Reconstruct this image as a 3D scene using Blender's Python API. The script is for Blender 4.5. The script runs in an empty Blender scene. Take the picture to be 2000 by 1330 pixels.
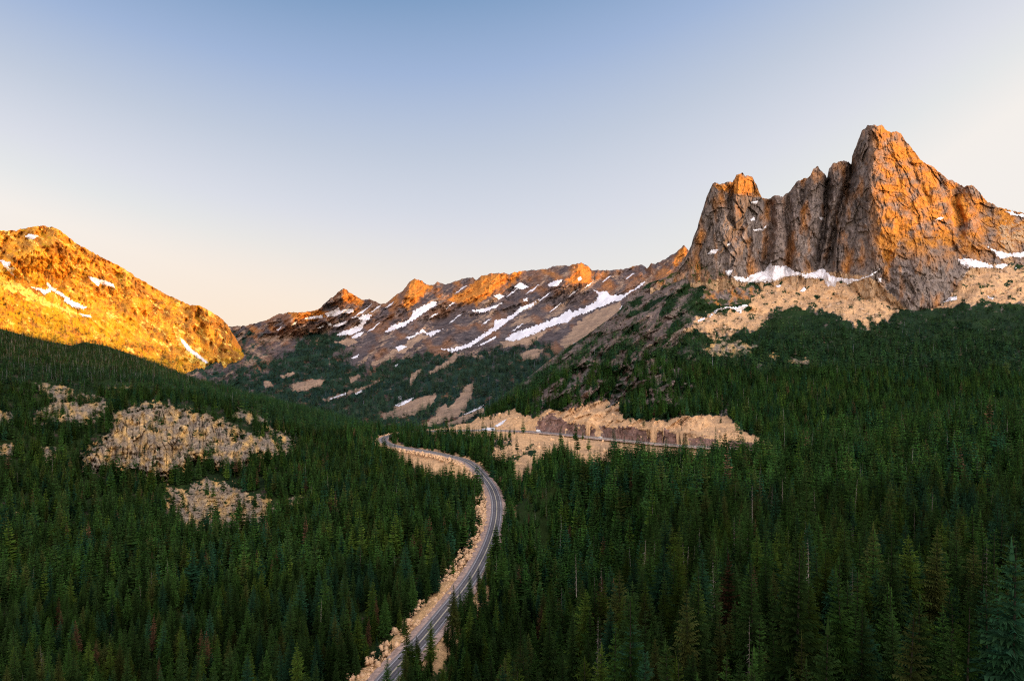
import bpy, math, random
import numpy as np
from mathutils import Vector

rng = np.random.default_rng(7)
random.seed(7)
scene = bpy.context.scene
COL = scene.collection
F = 1333.333          # focal length in pixels of the 2000 px wide photograph (24 mm lens)
CX, CY = 1000.0, 665.0
SUN_A = math.radians(75)      # how far the sun stands to the right of straight behind the viewer
SUN_EL = math.radians(9.0)
SH = (math.sin(SUN_A), -math.cos(SUN_A))

# ------------------------------------------------------------------ small helpers
def tag(o, label=None, cat=None, group=None, kind=None):
    if label: o['label'] = label
    if cat: o['category'] = cat
    if group: o['group'] = group
    if kind: o['kind'] = kind
    return o

def link(o, parent=None):
    COL.objects.link(o)
    if parent is not None: o.parent = parent
    return o

def mesh_obj(name, v, f, mat, parent=None, smooth=False):
    me = bpy.data.meshes.new(name)
    v = np.asarray(v, dtype=np.float32)
    if isinstance(f, np.ndarray):
        n, k = f.shape
        me.vertices.add(len(v)); me.vertices.foreach_set('co', v.ravel())
        me.loops.add(n * k); me.loops.foreach_set('vertex_index', f.astype(np.int32).ravel())
        me.polygons.add(n); me.polygons.foreach_set('loop_start', np.arange(0, n * k, k, dtype=np.int32))
        me.update(calc_edges=True)
        me.validate()
    else:
        me.from_pydata([tuple(p) for p in v], [], f); me.update()
    if mat is not None: me.materials.append(mat)
    if smooth: me.polygons.foreach_set('use_smooth', np.ones(len(me.polygons), dtype=bool))
    o = bpy.data.objects.new(name, me)
    return link(o, parent)

def empty(name, loc=(0, 0, 0), rz=0.0):
    o = bpy.data.objects.new(name, None); COL.objects.link(o)
    o.location = loc; o.rotation_euler = (0, 0, rz); o.empty_display_size = 1
    return o

def fattr(me, name, arr, typ='FLOAT'):
    a = me.attributes.new(name, typ, 'POINT')
    if typ == 'FLOAT_COLOR': a.data.foreach_set('color', np.asarray(arr, np.float32).ravel())
    elif typ == 'INT': a.data.foreach_set('value', np.asarray(arr, np.int32))
    else: a.data.foreach_set('value', np.asarray(arr, np.float32))

# ------------------------------------------------------------------ noise
def _h(ix, iy, s):
    h = (ix.astype(np.int64) * 374761393 + iy.astype(np.int64) * 668265263 + s * 982451653) & 0xffffffff
    h = ((h ^ (h >> 13)) * 1274126177) & 0xffffffff
    h = (h ^ (h >> 16)) & 0xffffffff
    return h

def noise(x, y, s=0):
    ix = np.floor(x); iy = np.floor(y); fx = x - ix; fy = y - iy
    ux = fx * fx * fx * (fx * (fx * 6 - 15) + 10); uy = fy * fy * fy * (fy * (fy * 6 - 15) + 10)
    def g(a, b, dx, dy):
        ang = _h(a, b, s) * (2 * math.pi / 4294967296.0)
        return np.cos(ang) * dx + np.sin(ang) * dy
    n00 = g(ix, iy, fx, fy); n10 = g(ix + 1, iy, fx - 1, fy)
    n01 = g(ix, iy + 1, fx, fy - 1); n11 = g(ix + 1, iy + 1, fx - 1, fy - 1)
    return ((n00 * (1 - ux) + n10 * ux) * (1 - uy) + (n01 * (1 - ux) + n11 * ux) * uy) * 1.5

def fbm(x, y, o=4, s=0, g=0.5):
    r = np.zeros(np.broadcast(x, y).shape); a = 1.0
    for i in range(o):
        r += a * noise(x * 2 ** i, y * 2 ** i, s + i * 17); a *= g
    return r

def ridged(x, y, o=4, s=0, g=0.5):
    r = np.zeros(np.broadcast(x, y).shape); a = 1.0
    for i in range(o):
        r += a * (1 - 2 * np.abs(noise(x * 2 ** i, y * 2 ** i, s + i * 17))); a *= g
    return r

def cells(x, y, s=0):
    """distance to the nearest of scattered points: blocky rock"""
    ix = np.floor(x); iy = np.floor(y); best = np.full(np.broadcast(x, y).shape, 9.0); val = np.zeros_like(best)
    for a in (-1, 0, 1):
        for b in (-1, 0, 1):
            cx = ix + a; cy = iy + b
            h1 = _h(cx, cy, s) / 4294967296.0; h2 = _h(cx, cy, s + 5) / 4294967296.0; h3 = _h(cx, cy, s + 9) / 4294967296.0
            d = (cx + h1 - x) ** 2 + (cy + h2 - y) ** 2
            m = d < best
            best = np.where(m, d, best); val = np.where(m, h3, val)
    return np.sqrt(best), val

def smooth01(a, b, x):
    t = np.clip((x - a) / (b - a), 0, 1); return t * t * (3 - 2 * t)

def poly_sd(px, py, poly):
    """signed distance (inside positive) of points to a closed outline"""
    P = np.asarray(poly, float); n = len(P)
    best = np.full(px.shape, 1e9); ins = np.zeros(px.shape, bool)
    for i in range(n):
        ax, ay = P[i]; bx, by = P[(i + 1) % n]
        ex, ey = bx - ax, by - ay
        t = np.clip(((px - ax) * ex + (py - ay) * ey) / (ex * ex + ey * ey + 1e-9), 0, 1)
        d = (px - ax - t * ex) ** 2 + (py - ay - t * ey) ** 2
        best = np.minimum(best, d)
        c = ((ay > py) != (by > py)) & (px < ex * (py - ay) / (ey if abs(ey) > 1e-9 else 1e-9) + ax)
        ins ^= c
    d = np.sqrt(best)
    return np.where(ins, d, -d)

def soft(px, py, polys, edge=6.0, warp=8.0, fr=14.0, s=3):
    """0..1 cover of a list of outlines with ragged borders"""
    m = np.zeros(px.shape)
    wx = fbm(px / fr, py / fr, 3, s) * warp
    for p in polys:
        xs = [q[0] for q in p]; ys = [q[1] for q in p]
        k = (px > min(xs) - 40) & (px < max(xs) + 40) & (py > min(ys) - 40) & (py < max(ys) + 40)
        if k.any():
            m[k] = np.maximum(m[k], smooth01(-edge, edge, poly_sd(px[k], py[k], p) + wx[k]))
    return m

def pt(px, py, d):
    return np.stack([(px - CX) / F * d, d, (CY - py) / F * d], -1)

# ------------------------------------------------------------------ lofted land surfaces
class Land:
    """A piece of mountain country lofted between contour lines, each line a list of (bearing, height angle, distance)."""
    def __init__(self, name, x0, x1, step, lines, rows, disp, jag=0.0, back=True):
        self.name = name
        self.cols = np.arange(x0, x1 + step, step, dtype=float); nc = len(self.cols)
        PY, DI = [], []
        for L in lines:
            L = sorted(L); xs = [q[0] for q in L]
            PY.append(np.interp(self.cols, xs, [q[1] for q in L])); DI.append(np.interp(self.cols, xs, [1.0 / q[2] for q in L]))
        py, di = [], []
        for i in range(len(lines) - 1):
            t = np.linspace(0, 1, rows[i], endpoint=False)[:, None]
            py.append(PY[i] * (1 - t) + PY[i + 1] * t); di.append(DI[i] * (1 - t) + DI[i + 1] * t)
        py.append(PY[-1][None]); di.append(DI[-1][None])
        py = np.concatenate(py); di = np.concatenate(di)
        for _ in range(6):
            di[1:-1] = (di[:-2] + 2 * di[1:-1] + di[2:]) / 4
            di[:, 1:-1] = (di[:, :-2] + 2 * di[:, 1:-1] + di[:, 2:]) / 4
        if jag:
            j = fbm(self.cols / 9, self.cols * 0, 4, 91, 0.65) * jag
            w = np.linspace(0, 1, len(py))[:, None] ** 4
            py = py + j[None] * w
        px = np.broadcast_to(self.cols, py.shape).copy()
        d = 1.0 / di
        d = d + disp(px, py, d)
        self.px, self.py, self.d = px, py, d
        self.P = pt(px, py, d)
        self.nf = len(py)
        # raster of the distance for later look-ups
        self.y0 = int(py.min()) - 2; self.ys = np.arange(self.y0, int(py.max()) + 3, 1.0)
        R = np.empty((len(self.ys), nc))
        for c in range(nc):
            o = np.argsort(py[:, c]); R[:, c] = np.interp(self.ys, py[o, c], d[o, c])
        self.R = R; self.x0 = x0; self.step = step
        self.back = back

    def dist(self, px, py):
        c = np.clip((np.asarray(px, float) - self.x0) / self.step, 0, len(self.cols) - 1.001); r = np.clip(np.asarray(py, float) - self.y0, 0, len(self.ys) - 1.001)
        c0 = c.astype(int); r0 = r.astype(int); fc = c - c0; fr = r - r0; R = self.R
        return (R[r0, c0] * (1 - fc) + R[r0, c0 + 1] * fc) * (1 - fr) + (R[r0 + 1, c0] * (1 - fc) + R[r0 + 1, c0 + 1] * fc) * fr

    def build(self, oname, mat, masks, label, smooth=False):
        P = self.P; px, py = self.px, self.py
        m = masks(px, py, self.P)
        if self.back:   # the far side of the ridge
            top = P[-1]; hd = top[:, :2] / np.linalg.norm(top[:, :2], axis=1)[:, None]
            ex, em = [], []
            for k, (a, b) in enumerate([(0.006, 0.002), (0.02, 0.014), (0.05, 0.05), (0.1, 0.13), (0.18, 0.3)]):
                L = self.d[-1]
                q = top.copy(); q[:, :2] += hd * (L * a)[:, None]; q[:, 2] -= L * b
                ex.append(q[None]); em.append(m[-1:])
            P = np.concatenate([P] + ex); m = np.concatenate([m] + em)
        nr, nc = P.shape[:2]
        idx = np.arange(nr * nc).reshape(nr, nc)
        f = np.stack([idx[:-1, :-1], idx[:-1, 1:], idx[1:, 1:], idx[1:, :-1]], -1).reshape(-1, 4)
        o = mesh_obj(oname, P.reshape(-1, 3), f, mat, smooth=smooth)
        fattr(o.data, 'mask', m.reshape(-1, 4), 'FLOAT_COLOR')
        tag(o, label, kind='structure')
        self.obj = o
        return o

def tent(px, py, axis, left, right, rnd=False):
    a = np.asarray(axis, float); l = np.asarray(left, float); r = np.asarray(right, float)
    xa = np.interp(py, a[:, 1], a[:, 0]); xl = np.interp(py, l[:, 1], l[:, 0]); xr = np.interp(py, r[:, 1], r[:, 0])
    t = np.where(px < xa, (px - xl) / np.maximum(xa - xl, 1), (xr - px) / np.maximum(xr - xa, 1))
    t = np.clip(t, 0, 1)
    return np.sqrt(1 - (1 - t) ** 2) if rnd else t

def vfade(py, y0, y1, w=25):
    return smooth01(y0 - w, y0, py) * (1 - smooth01(y1, y1 + w, py))

# ------------------------------------------------------------------ the road's course: (bearing, height angle, height)
ROADPX = [(700,1392,-151),(757,1323,-150.5),(800,1275,-150),(835,1236,-149.5),(874,1188,-149),(909,1145,-148.2),(935,1105,-147.6),(957,1058,-147),(968,1018,-146.2),
 (970,983,-145.5),(961,953,-144.8),(941,925,-143.6),(922,907,-143),(904,897,-142),(868,888,-141),(839,882,-140),(809,877,-139.5),(779,872,-139),
 (757,866,-138),(748,859.5,-137),(753,853.5,-136.5),(773,848,-135.5),(797,844.6,-134.5),(818,842.3,-133.5),(853,841,-132),(898,840.3,-130),(957,840,-127.5),
 (1017,841.3,-125.5),(1046,843,-124.3),(1100,847.6,-122.5),(1144,852,-121),(1189,856.5,-120),(1233,861,-119),(1278,865.5,-118),(1320,868.8,-117),(1367,872,-116),
 (1426,874.5,-115),(1486,876.5,-114),(1560,879,-113)]
def catmull(P, n):
    P = np.asarray(P, float); out = []
    Q = np.vstack([2 * P[0] - P[1], P, 2 * P[-1] - P[-2]])
    for i in range(1, len(Q) - 2):
        for t in np.linspace(0, 1, n, endpoint=False):
            a, b, c, d = Q[i - 1], Q[i], Q[i + 1], Q[i + 2]
            out.append(0.5 * (2 * b + (c - a) * t + (2 * a - 5 * b + 4 * c - d) * t * t + (3 * b - a - 3 * c + d) * t ** 3))
    out.append(Q[-2]); return np.array(out)
_rp = np.array(ROADPX); _rd = -_rp[:, 2] * F / (_rp[:, 1] - CY)
ROAD = catmull(pt(_rp[:, 0], _rp[:, 1], _rd), 14)
for _ in range(12):
    ROAD[1:-1] = (ROAD[:-2] + 2 * ROAD[1:-1] + ROAD[2:]) / 4
_ac = np.r_[0, np.cumsum(np.linalg.norm(np.diff(ROAD[:, :2], axis=0), axis=1))]
_s = np.arange(0, _ac[-1], 5.0)
ROAD = np.stack([np.interp(_s, _ac, ROAD[:, k]) for k in range(3)], -1)
_t = np.gradient(ROAD[:, :2], axis=0); _t /= np.linalg.norm(_t, axis=1)[:, None]
RN = np.stack([_t[:, 1], -_t[:, 0]], -1)          # points to the right of the direction of travel
def road_dist(X, Y):
    """horizontal distance to the road and the road's height there"""
    sh = X.shape; X = X.ravel(); Y = Y.ravel()
    best = np.full(X.shape, 1e9); z = np.zeros(X.shape); side = np.zeros(X.shape)
    near = (Y > 200) & (Y < 1150) & (X > -400) & (X < 520)
    xi, yi = X[near], Y[near]; b = np.full(xi.shape, 1e9); zz = np.zeros(xi.shape); sd = np.zeros(xi.shape)
    for i in range(len(ROAD)):
        dx = xi - ROAD[i, 0]; dy = yi - ROAD[i, 1]; dd = dx * dx + dy * dy; k = dd < b
        b[k] = dd[k]; zz[k] = ROAD[i, 2]; sd[k] = (dx * RN[i, 0] + dy * RN[i, 1])[k]
    best[near] = np.sqrt(b); z[near] = zz; side[near] = sd
    return best.reshape(sh), z.reshape(sh), side.reshape(sh)

def bench(L, keep=9.0, blend=26.0, drop=1.2):
    """settle the land under and beside the road onto the road's own height"""
    P = L.P; dd, z, side = road_dist(P[..., 0], P[..., 1])
    lim = z - drop + np.maximum(dd - keep, 0) * 0.55
    k = (dd < keep + blend)
    if L is D2: k &= (dd < 8) | (side > 0)
    P[..., 2] = np.where(k, np.minimum(P[..., 2], lim), P[..., 2])

# ------------------------------------------------------------------ contour lines of the six pieces of country
A_TOP = [(330,628),(444,638),(480,636),(519,626),(542,614),(566,610),(593,610),(621,605),(637,590),(661,571),(671,562),(682,571),(709,586),(722,584),(741,593),(753,593),(763,585),(777,573),(787,569),(799,551),(810,544),(822,548),(834,556),(846,557),(855,550),(870,556),(885,551),(905,544),(923,542),(929,547),(941,539),(956,535),(977,533),(994,535),(1021,529),(1051,527),(1075,524),(1081,519),(1110,519),(1136,513),(1146,519),(1158,528),(1188,528),(1217,526),(1250,517),(1259,519),(1263,526),(1272,514),(1280,516),(1306,502),(1324,490),(1336,479),(1343,487),(1365,500),(1420,520)]
def withd(top, dl):
    xs = [q[0] for q in dl]; return [(x, y, float(np.interp(x, xs, [q[1] for q in dl]))) for x, y in top]
A_lines = [
 [(330,860,2400),(450,850,2200),(600,850,1850),(760,845,1300),(900,845,1120),(1000,850,1100),(1420,850,1100)],
 [(330,780,3000),(450,765,2850),(600,785,2400),(700,790,2050),(800,790,1650),(900,780,1500),(1000,770,1450),(1100,730,1650),(1200,690,1950),(1420,680,2000)],
 [(330,720,3550),(450,715,3450),(560,715,3250),(700,715,2950),(800,710,2750),(900,700,2650),(1000,685,2650),(1100,660,2700),(1200,630,2800),(1300,590,2900),(1420,590,2900)],
 [(330,670,4600),(450,672,4550),(560,660,4450),(700,640,4300),(800,630,4200),(900,620,4200),(1000,610,4250),(1100,600,4300),(1200,580,4400),(1300,550,4600),(1420,550,4600)],
 withd(A_TOP, [(330,4900),(444,4800),(560,4650),(671,4650),(740,4850),(810,5250),(930,5350),(1000,5350),(1136,5550),(1250,5600),(1340,5600),(1420,5600)]),
]
def A_disp(px, py, d):
    # spurs fall from upper right to lower left
    u = (px * 0.55 + py * 0.83); v = (px * 0.83 - py * 0.55); v0 = v
    top = np.interp(px, [q[0] for q in A_TOP], [q[1] for q in A_TOP])
    hi = smooth01(260, 20, py - top)
    r = -ridged(u / 75, v / 260, 4, 11, 0.5) * 170 * (0.25 + 0.75 * hi)
    r += -ridged(u / 19, v / 50, 3, 23, 0.55) * 44 * (0.3 + 0.7 * hi)
    c, v = cells(u / 9, v / 22, 33); r += (v - 0.5) * 40 * (0.3 + 0.7 * hi)
    r += fbm(px / 7, py / 9, 3, 31, 0.6) * 14 * (0.25 + 0.75 * hi)
    def pk(axis, wl, wr, amp, y1):
        ax = np.asarray(axis, float)
        return -amp * tent(px, py, axis, [(ax[i, 0] - wl, ax[i, 1]) for i in range(len(ax))], [(ax[i, 0] + wr, ax[i, 1]) for i in range(len(ax))]) * (1 - smooth01(y1 - 40, y1 + 10, py))
    r += pk([(671,562),(672,575),(668,600),(660,640)], 50, 62, 210, 640)
    r += pk([(812,544),(801,556),(790,578),(778,605),(765,640)], 60, 85, 330, 650)
    r += pk([(941,539),(925,552),(900,568),(872,585),(850,600)], 60, 120, 260, 620)
    r += pk([(1136,513),(1125,530),(1105,550),(1080,580)], 70, 60, 220, 590)
    r += pk([(1336,479),(1330,500),(1318,525),(1300,550)], 40, 50, 90, 560)
    r += pk([(600,608),(590,630),(570,660)], 90, 80, 200, 660)
    return r * (d / 4500)

B_TOP = [(-300,470),(-120,462),(0,450.5),(30,450.5),(53,445),(79,441),(104,444),(119,451),(133,463),(148,475),(178,491),(193,500),(220,513),(243,525),(267,542),(297,559),(326,576),(356,589),(371,596),(386,596),(400,602),(413,609),(430,620),(444,634),(451,646),(459,658),(466,672),(476,684),(486,697),(500,706),(514,716),(530,722),(548,732),(570,742)]
B_lines = [
 [(-300,690,2800),(0,690,3050),(100,700,3150),(200,715,3220),(300,730,3280),(440,770,3320),(500,785,3350),(580,800,3350)],
 [(-300,600,2900),(0,600,3150),(100,630,3250),(200,655,3340),(300,680,3430),(440,722,3500),(500,760,3520),(580,790,3500)],
 [(-300,530,3000),(0,520,3280),(100,540,3380),(200,580,3520),(300,630,3650),(440,680,3750),(500,720,3760),(580,775,3700)],
 withd(B_TOP, [(-300,3150),(0,3450),(95,3520),(200,3700),(300,3880),(444,4050),(500,4050),(580,3900)]),
]
def B_disp(px, py, d):
    u = (px * 0.62 - py * 0.78); v = (px * 0.78 + py * 0.62)
    top = np.interp(px, [q[0] for q in B_TOP], [q[1] for q in B_TOP])
    hi = smooth01(170, 30, py - top)
    r = -ridged(v / 95, u / 150, 4, 41, 0.5) * 70 * (0.15 + 0.85 * hi)
    r += -ridged(px / 26, py / 40, 3, 47, 0.55) * 34 * (0.3 + 0.7 * hi)
    c, w_ = cells(v / 12, u / 7, 57); r += (w_ - 0.5) * 14 * (0.4 + 0.6 * hi)
    r += fbm(px / 6, py / 6, 3, 53, 0.6) * 10 * (0.4 + 0.6 * hi)
    r += -ridged(px / 34, py / 70, 3, 59, 0.55) * 85 * smooth01(330, 420, px)
    r += -110 * tent(px, py, [(112,444),(100,480),(60,530)], [(0,444),(-10,480),(-40,530)], [(200,444),(220,480),(170,530)]) * (1 - smooth01(500, 560, py))
    return r

C_lines = [
 [(-260,1560,240),(0,1560,245),(400,1540,250),(700,1500,235),(1000,1500,230)],
 [(-260,1330,330),(0,1330,335),(400,1330,335),(700,1330,306),(760,1330,301),(1000,1330,296)],
 [(-260,1150,440),(0,1150,450),(200,1150,470),(400,1150,455),(600,1150,430),(700,1150,425),(850,1150,408),(1000,1150,405)],
 [(-260,1000,590),(0,1000,620),(200,1000,670),(300,1000,690),(450,1000,690),(600,1000,660),(700,1000,645),(900,1000,610),(1000,1000,590)],
 [(-260,900,750),(0,900,800),(150,908,830),(300,912,800),(420,905,850),(500,895,900),(600,900,930),(700,905,880),(800,905,850),(900,940,735),(1000,950,690)],
 [(-260,800,950),(0,815,960),(100,815,980),(200,815,960),(300,785,985),(400,800,1000),(500,820,1120),(600,855,1150),(700,862,1080),(800,880,900),(1000,930,720)],
 [(-260,700,1350),(0,730,1250),(100,740,1250),(200,745,1300),(300,750,1400),(400,765,1500),(500,785,1650),(600,810,1700),(700,845,1350),(800,870,960),(1000,925,735)],
 [(-260,590,1850),(0,642,1850),(80,664,1900),(140,675,1950),(165,668,2000),(208,676,2050),(267,696,2150),(313,714,2250),(380,742,2400),(447,760,2500),(514,781,2450),(614,806,2150),(690,826,1700),(760,850,1200),(830,875,960),(1000,922,760)],
]
def C_disp(px, py, d):
    r = fbm(px / 90, py / 45, 4, 61, 0.5) * 0.018 * d
    r += fbm(px / 9, py / 6, 3, 67, 0.6) * 0.002 * d
    return r * smooth01(1000, 880, px)

D1_TOP = [(1270,560),(1300,543),(1321,529),(1342,496),(1350,480),(1355,463),(1361,448),(1371,413),(1382,380),(1392,359),(1396,356),(1407,361),(1422,355),(1431,356),(1438,342),(1450,337),(1454,343),(1469,345),(1478,362),(1488,388),(1505,388),(1515,380),(1528,385),(1543,374),(1555,355),(1576,348),(1583,343),(1588,330),(1598,325),(1603,334),(1613,342),(1615,349),(1619,330),(1629,318),(1647,314),(1656,316),(1663,322),(1664,306),(1677,273),(1683,256),(1695,246),(1704,245),(1722,245),(1731,255),(1742,259),(1751,256),(1760,263),(1772,279),(1790,302),(1805,319),(1820,324),(1834,336),(1852,351),(1867,356),(1882,365),(1897,361),(1909,371),(1926,392),(1938,399),(1956,407),(1974,411),(2000,417),(2100,430),(2250,470)]
D1_lines = [
 [(1270,660,1790),(1400,640,1790),(1500,620,1830),(1600,600,1850),(1700,610,1850),(1790,665,1880),(1850,650,1880),(1900,590,1870),(2000,590,1900),(2250,600,2000)],
 [(1270,575,1820),(1340,560,1810),(1400,555,1800),(1500,545,1840),(1600,535,1860),(1700,548,1840),(1790,605,1825),(1850,585,1830),(1900,520,1870),(2000,530,1930),(2250,540,2050)],
 [(1270,568,1830),(1340,528,1830),(1400,460,1820),(1500,460,1900),(1600,440,1910),(1700,400,1900),(1790,440,1905),(1850,440,1930),(1900,440,1980),(2000,470,2050),(2250,505,2200)],
 withd(D1_TOP, [(1270,1850),(1400,1850),(1445,1855),(1500,1980),(1600,1990),(1700,1990),(1800,2040),(1900,2080),(2000,2140),(2250,2300)]),
]
def D1_disp(px, py, d):
    r = np.zeros(px.shape)
    # main tower: sharp edge, shaded left wall, long right face
    r += -150 * tent(px, py, [(1702,246),(1706,310),(1700,370),(1722,430),(1718,480),(1700,560)], [(1660,246),(1663,322),(1642,400),(1620,480),(1608,560)], [(1800,246),(1840,320),(1890,400),(1930,480),(1940,560)])
    r += -42 * tent(px, py, [(1640,310),(1632,560)], [(1615,310),(1606,560)], [(1664,310),(1622,560)], True) * smooth01(300, 330, py)
    r += -52 * tent(px, py, [(1594,325),(1590,440),(1575,560)], [(1548,325),(1540,560)], [(1616,325),(1606,560)], True)
    r += -30 * tent(px, py, [(1520,380),(1512,560)], [(1492,380),(1480,560)], [(1545,380),(1540,560)])
    r += -85 * tent(px, py, [(1441,337),(1434,400),(1420,560)], [(1375,337),(1350,480),(1320,560)], [(1495,337),(1496,400),(1480,560)])
    r += -20 * tent(px, py, [(1399,350),(1392,420)], [(1380,350),(1370,420)], [(1430,350),(1425,420)]) * (1 - smooth01(380, 420, py))
    r += -95 * tent(px, py, [(1806,420),(1795,500),(1778,640)], [(1775,420),(1735,500),(1700,640)], [(1840,420),(1870,500),(1880,640)]) * smooth01(415, 540, py)
    r += -42 * tent(px, py, [(1899,361),(1893,480)], [(1868,361),(1862,480)], [(1968,361),(1968,480)]) * (1 - smooth01(450, 500, py))
    left = smooth01(1720, 1690, px)
    def groove(line, w, dep):
        l = np.asarray(line, float); xg = np.interp(py, l[:, 1], l[:, 0]); f = smooth01(l[0, 1] - 15, l[0, 1] + 25, py) * (1 - smooth01(l[-1, 1] - 40, l[-1, 1] + 5, py))
        return 1.5 * dep * np.exp(-((px - xg + 3 * noise(px / 9, py / 14, 68)) / w) ** 2) * f
    r += groove([(1500, 388), (1506, 440), (1498, 500), (1490, 545)], 9, 42)
    r += groove([(1541, 376), (1536, 430), (1545, 490), (1538, 545)], 6, 30)
    r += groove([(1617, 345), (1612, 420), (1600, 490), (1592, 545)], 7, 55)
    r += groove([(1665, 318), (1652, 370), (1632, 440), (1612, 540)], 8, 70)
    r += groove([(1432, 356), (1424, 400), (1432, 450), (1415, 500)], 6, 26)
    r += groove([(1470, 400), (1448, 440), (1430, 480), (1400, 520)], 9, 22)
    r += groove([(1570, 352), (1566, 400), (1560, 450)], 5, 20)
    r += groove([(1868, 358), (1866, 400), (1880, 440), (1872, 480)], 9, 38)
    r += groove([(1758, 262), (1776, 320), (1800, 370), (1835, 420)], 6, 12)
    r += groove([(1830, 336), (1850, 385), (1872, 425)], 7, 18)
    wx = px + 6 * noise(px / 40, py / 40, 70); wy = py + 8 * noise(px / 50, py / 50, 72)
    r += -ridged(wx / 42, wy / 120, 3, 71, 0.5) * (5 + 6 * left)
    sx = wx * 0.80 - wy * 0.60; sy = wx * 0.60 + wy * 0.80
    r += -ridged(sx / 55, sy / 120, 3, 73, 0.5) * 8 * (1 - 0.8 * left)
    c, v = cells(wx / 20, wy / 34, 76); r += (v - 0.5) * 24 * (0.35 + 0.65 * left)
    c, v = cells(wx / 10, wy / 26, 77); r += (v - 0.5) * (5 + 9 * left)
    c, v = cells(sx / 22, sy / 34, 78); r += (v - 0.5) * 20 * (1 - left)           # leaning slabs on the right face
    c, v = cells(sx / 9, sy / 12, 80); r += (v - 0.5) * 7 * (1 - left)
    c, v = cells(wx / 5.5, wy / 9, 79); r += (v - 0.5) * 6
    c, v = cells(wx / 2.7, wy / 4, 81); r += (v - 0.5) * 3
    ck = np.exp(-(noise(wx / 19, wy / 100, 85) / 0.03) ** 2) * (noise(px / 30, py / 40, 86) > 0); r += ck * 9 * (0.4 + 0.6 * left)
    ck = np.exp(-(noise(sx / 26, sy / 60, 87) / 0.03) ** 2) * (noise(px / 30, py / 30, 88) > 0.1); r += ck * 8 * (1 - left)
    low = smooth01(480, 560, py) * smooth01(1450, 1350, px)
    return r * (1 - 0.5 * low)

D2_lines = [
 [(680,910,850),(760,915,840),(820,940,780),(900,975,690),(960,1025,590),(1000,1012,605),(1050,995,630),(1100,975,670),(1200,955,735),(1300,955,720),(1400,945,700),(1500,935,700),(1600,930,690),(1800,900,760),(2000,880,800),(2350,860,850)],
 [(680,875,890),(760,880,880),(800,884,868),(868,892,835),(905,902,808),(940,930,728),(975,950,700),(1000,905,770),(1100,880,800),(1200,885,780),(1300,895,740),(1400,892,720),(1500,886,712),(1600,880,735),(1800,850,850),(2000,835,880),(2350,820,950)],
 [(680,850,990),(750,853,975),(797,846,1000),(853,842.5,1002),(957,842,967),(1017,843.3,947),(1046,845,929),(1100,850,894),(1144,854,863),(1189,858.5,835),(1233,863,809),(1278,867.5,783),(1320,871,765),(1367,874,747),(1426,876,733),(1486,878,722),(1560,874,735),(1600,865,770),(1800,830,900),(2000,815,930),(2350,800,1000)],
 [(680,848,1010),(750,850,995),(797,843,1012),(853,839.5,1012),(957,838,978),(1017,838,960),(1046,838,942),(1100,842,907),(1144,846,876),(1189,850,848),(1233,855,821),(1278,860,795),(1320,864,776),(1367,868,757),(1426,870,743),(1486,872,732),(1560,866,752),(1600,850,810),(1800,815,940),(2000,800,970),(2350,780,1050)],
 [(680,840,1100),(797,838,1060),(853,835,1050),(957,832,1000),(1017,825,975),(1060,815,958),(1100,823,920),(1144,828,888),(1189,832,858),(1233,834,833),(1278,838,806),(1320,842,788),(1367,846,770),(1426,852,756),(1486,862,745),(1560,850,790),(1600,830,860),(1800,790,1010),(2000,770,1050),(2350,740,1150)],
 [(680,838,1120),(853,834,1070),(920,829,1060),(960,815,1060),(1000,795,1080),(1050,785,1060),(1100,780,1050),(1200,775,1030),(1300,780,1000),(1400,790,960),(1500,800,940),(1600,770,1020),(1800,720,1220),(2000,700,1260),(2350,660,1350)],
 [(680,836,1140),(853,833.5,1090),(920,828,1070),(985,774,1230),(1040,734,1370),(1090,705,1420),(1146,690,1380),(1200,685,1330),(1300,680,1300),(1400,700,1270),(1500,700,1280),(1600,690,1330),(1800,655,1450),(2000,640,1480),(2350,600,1600)],
 [(680,835,1160),(853,833,1100),(920,827,1080),(985,772,1250),(1040,732,1400),(1090,693,1520),(1146,660,1600),(1188,630,1680),(1226,600,1720),(1300,600,1640),(1400,625,1600),(1450,610,1640),(1500,610,1650),(1600,590,1700),(1700,590,1690),(1800,610,1640),(1850,600,1690),(1900,570,1720),(2000,575,1740),(2350,560,1850)],
 [(680,834,1180),(853,832.5,1110),(920,826,1090),(985,770,1270),(1040,730,1420),(1090,690,1540),(1146,655,1640),(1188,624,1750),(1211,605,1800),(1226,579,1880),(1265,554,1930),(1300,542,1935),(1340,535,1945),(1400,540,1930),(1450,535,1930),(1500,530,1930),(1550,525,1925),(1600,518,1920),(1700,522,1910),(1740,560,1850),(1790,600,1800),(1850,570,1830),(1880,512,1930),(2000,505,1990),(2350,500,2150)],
]
def D2_disp(px, py, d):
    rd = np.interp(px, [q[0] for q in ROADPX[19:]], [q[1] for q in ROADPX[19:]])
    away = smooth01(4, 95, rd - py)
    u = (px * 0.6 + py * 0.8); v = (px * 0.8 - py * 0.6)
    rocky = smooth01(1420, 1300, px) * smooth01(1000, 1080, px)
    r = -ridged(u / 50, v / 140, 4, 101, 0.5) * 62 * away * (0.2 + 0.8 * rocky)
    r += fbm(px / 60, py / 40, 3, 105, 0.5) * 28 * away
    c, vv = cells(u / 12, v / 34, 107); r += (vv - 0.5) * 46 * away * rocky
    c, vv = cells(px / 6, py / 7, 108); r += (vv - 0.5) * 10 * away * rocky
    r += fbm(px / 5, py / 5, 3, 109, 0.6) * 4 * (0.25 + 0.75 * away)
    wall = vfade(py, 824, 852, 4) * smooth01(1040, 1060, px) * smooth01(1500, 1440, px)
    c, vv = cells(px / 8, py / 14, 111); r += (vv - 0.5) * 6 * wall
    r += -55 * tent(px, py, [(1425,545),(1420,610)], [(1365,545),(1360,610)], [(1484,545),(1480,610)], True) * vfade(py, 556, 596, 16)
    return r

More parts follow.
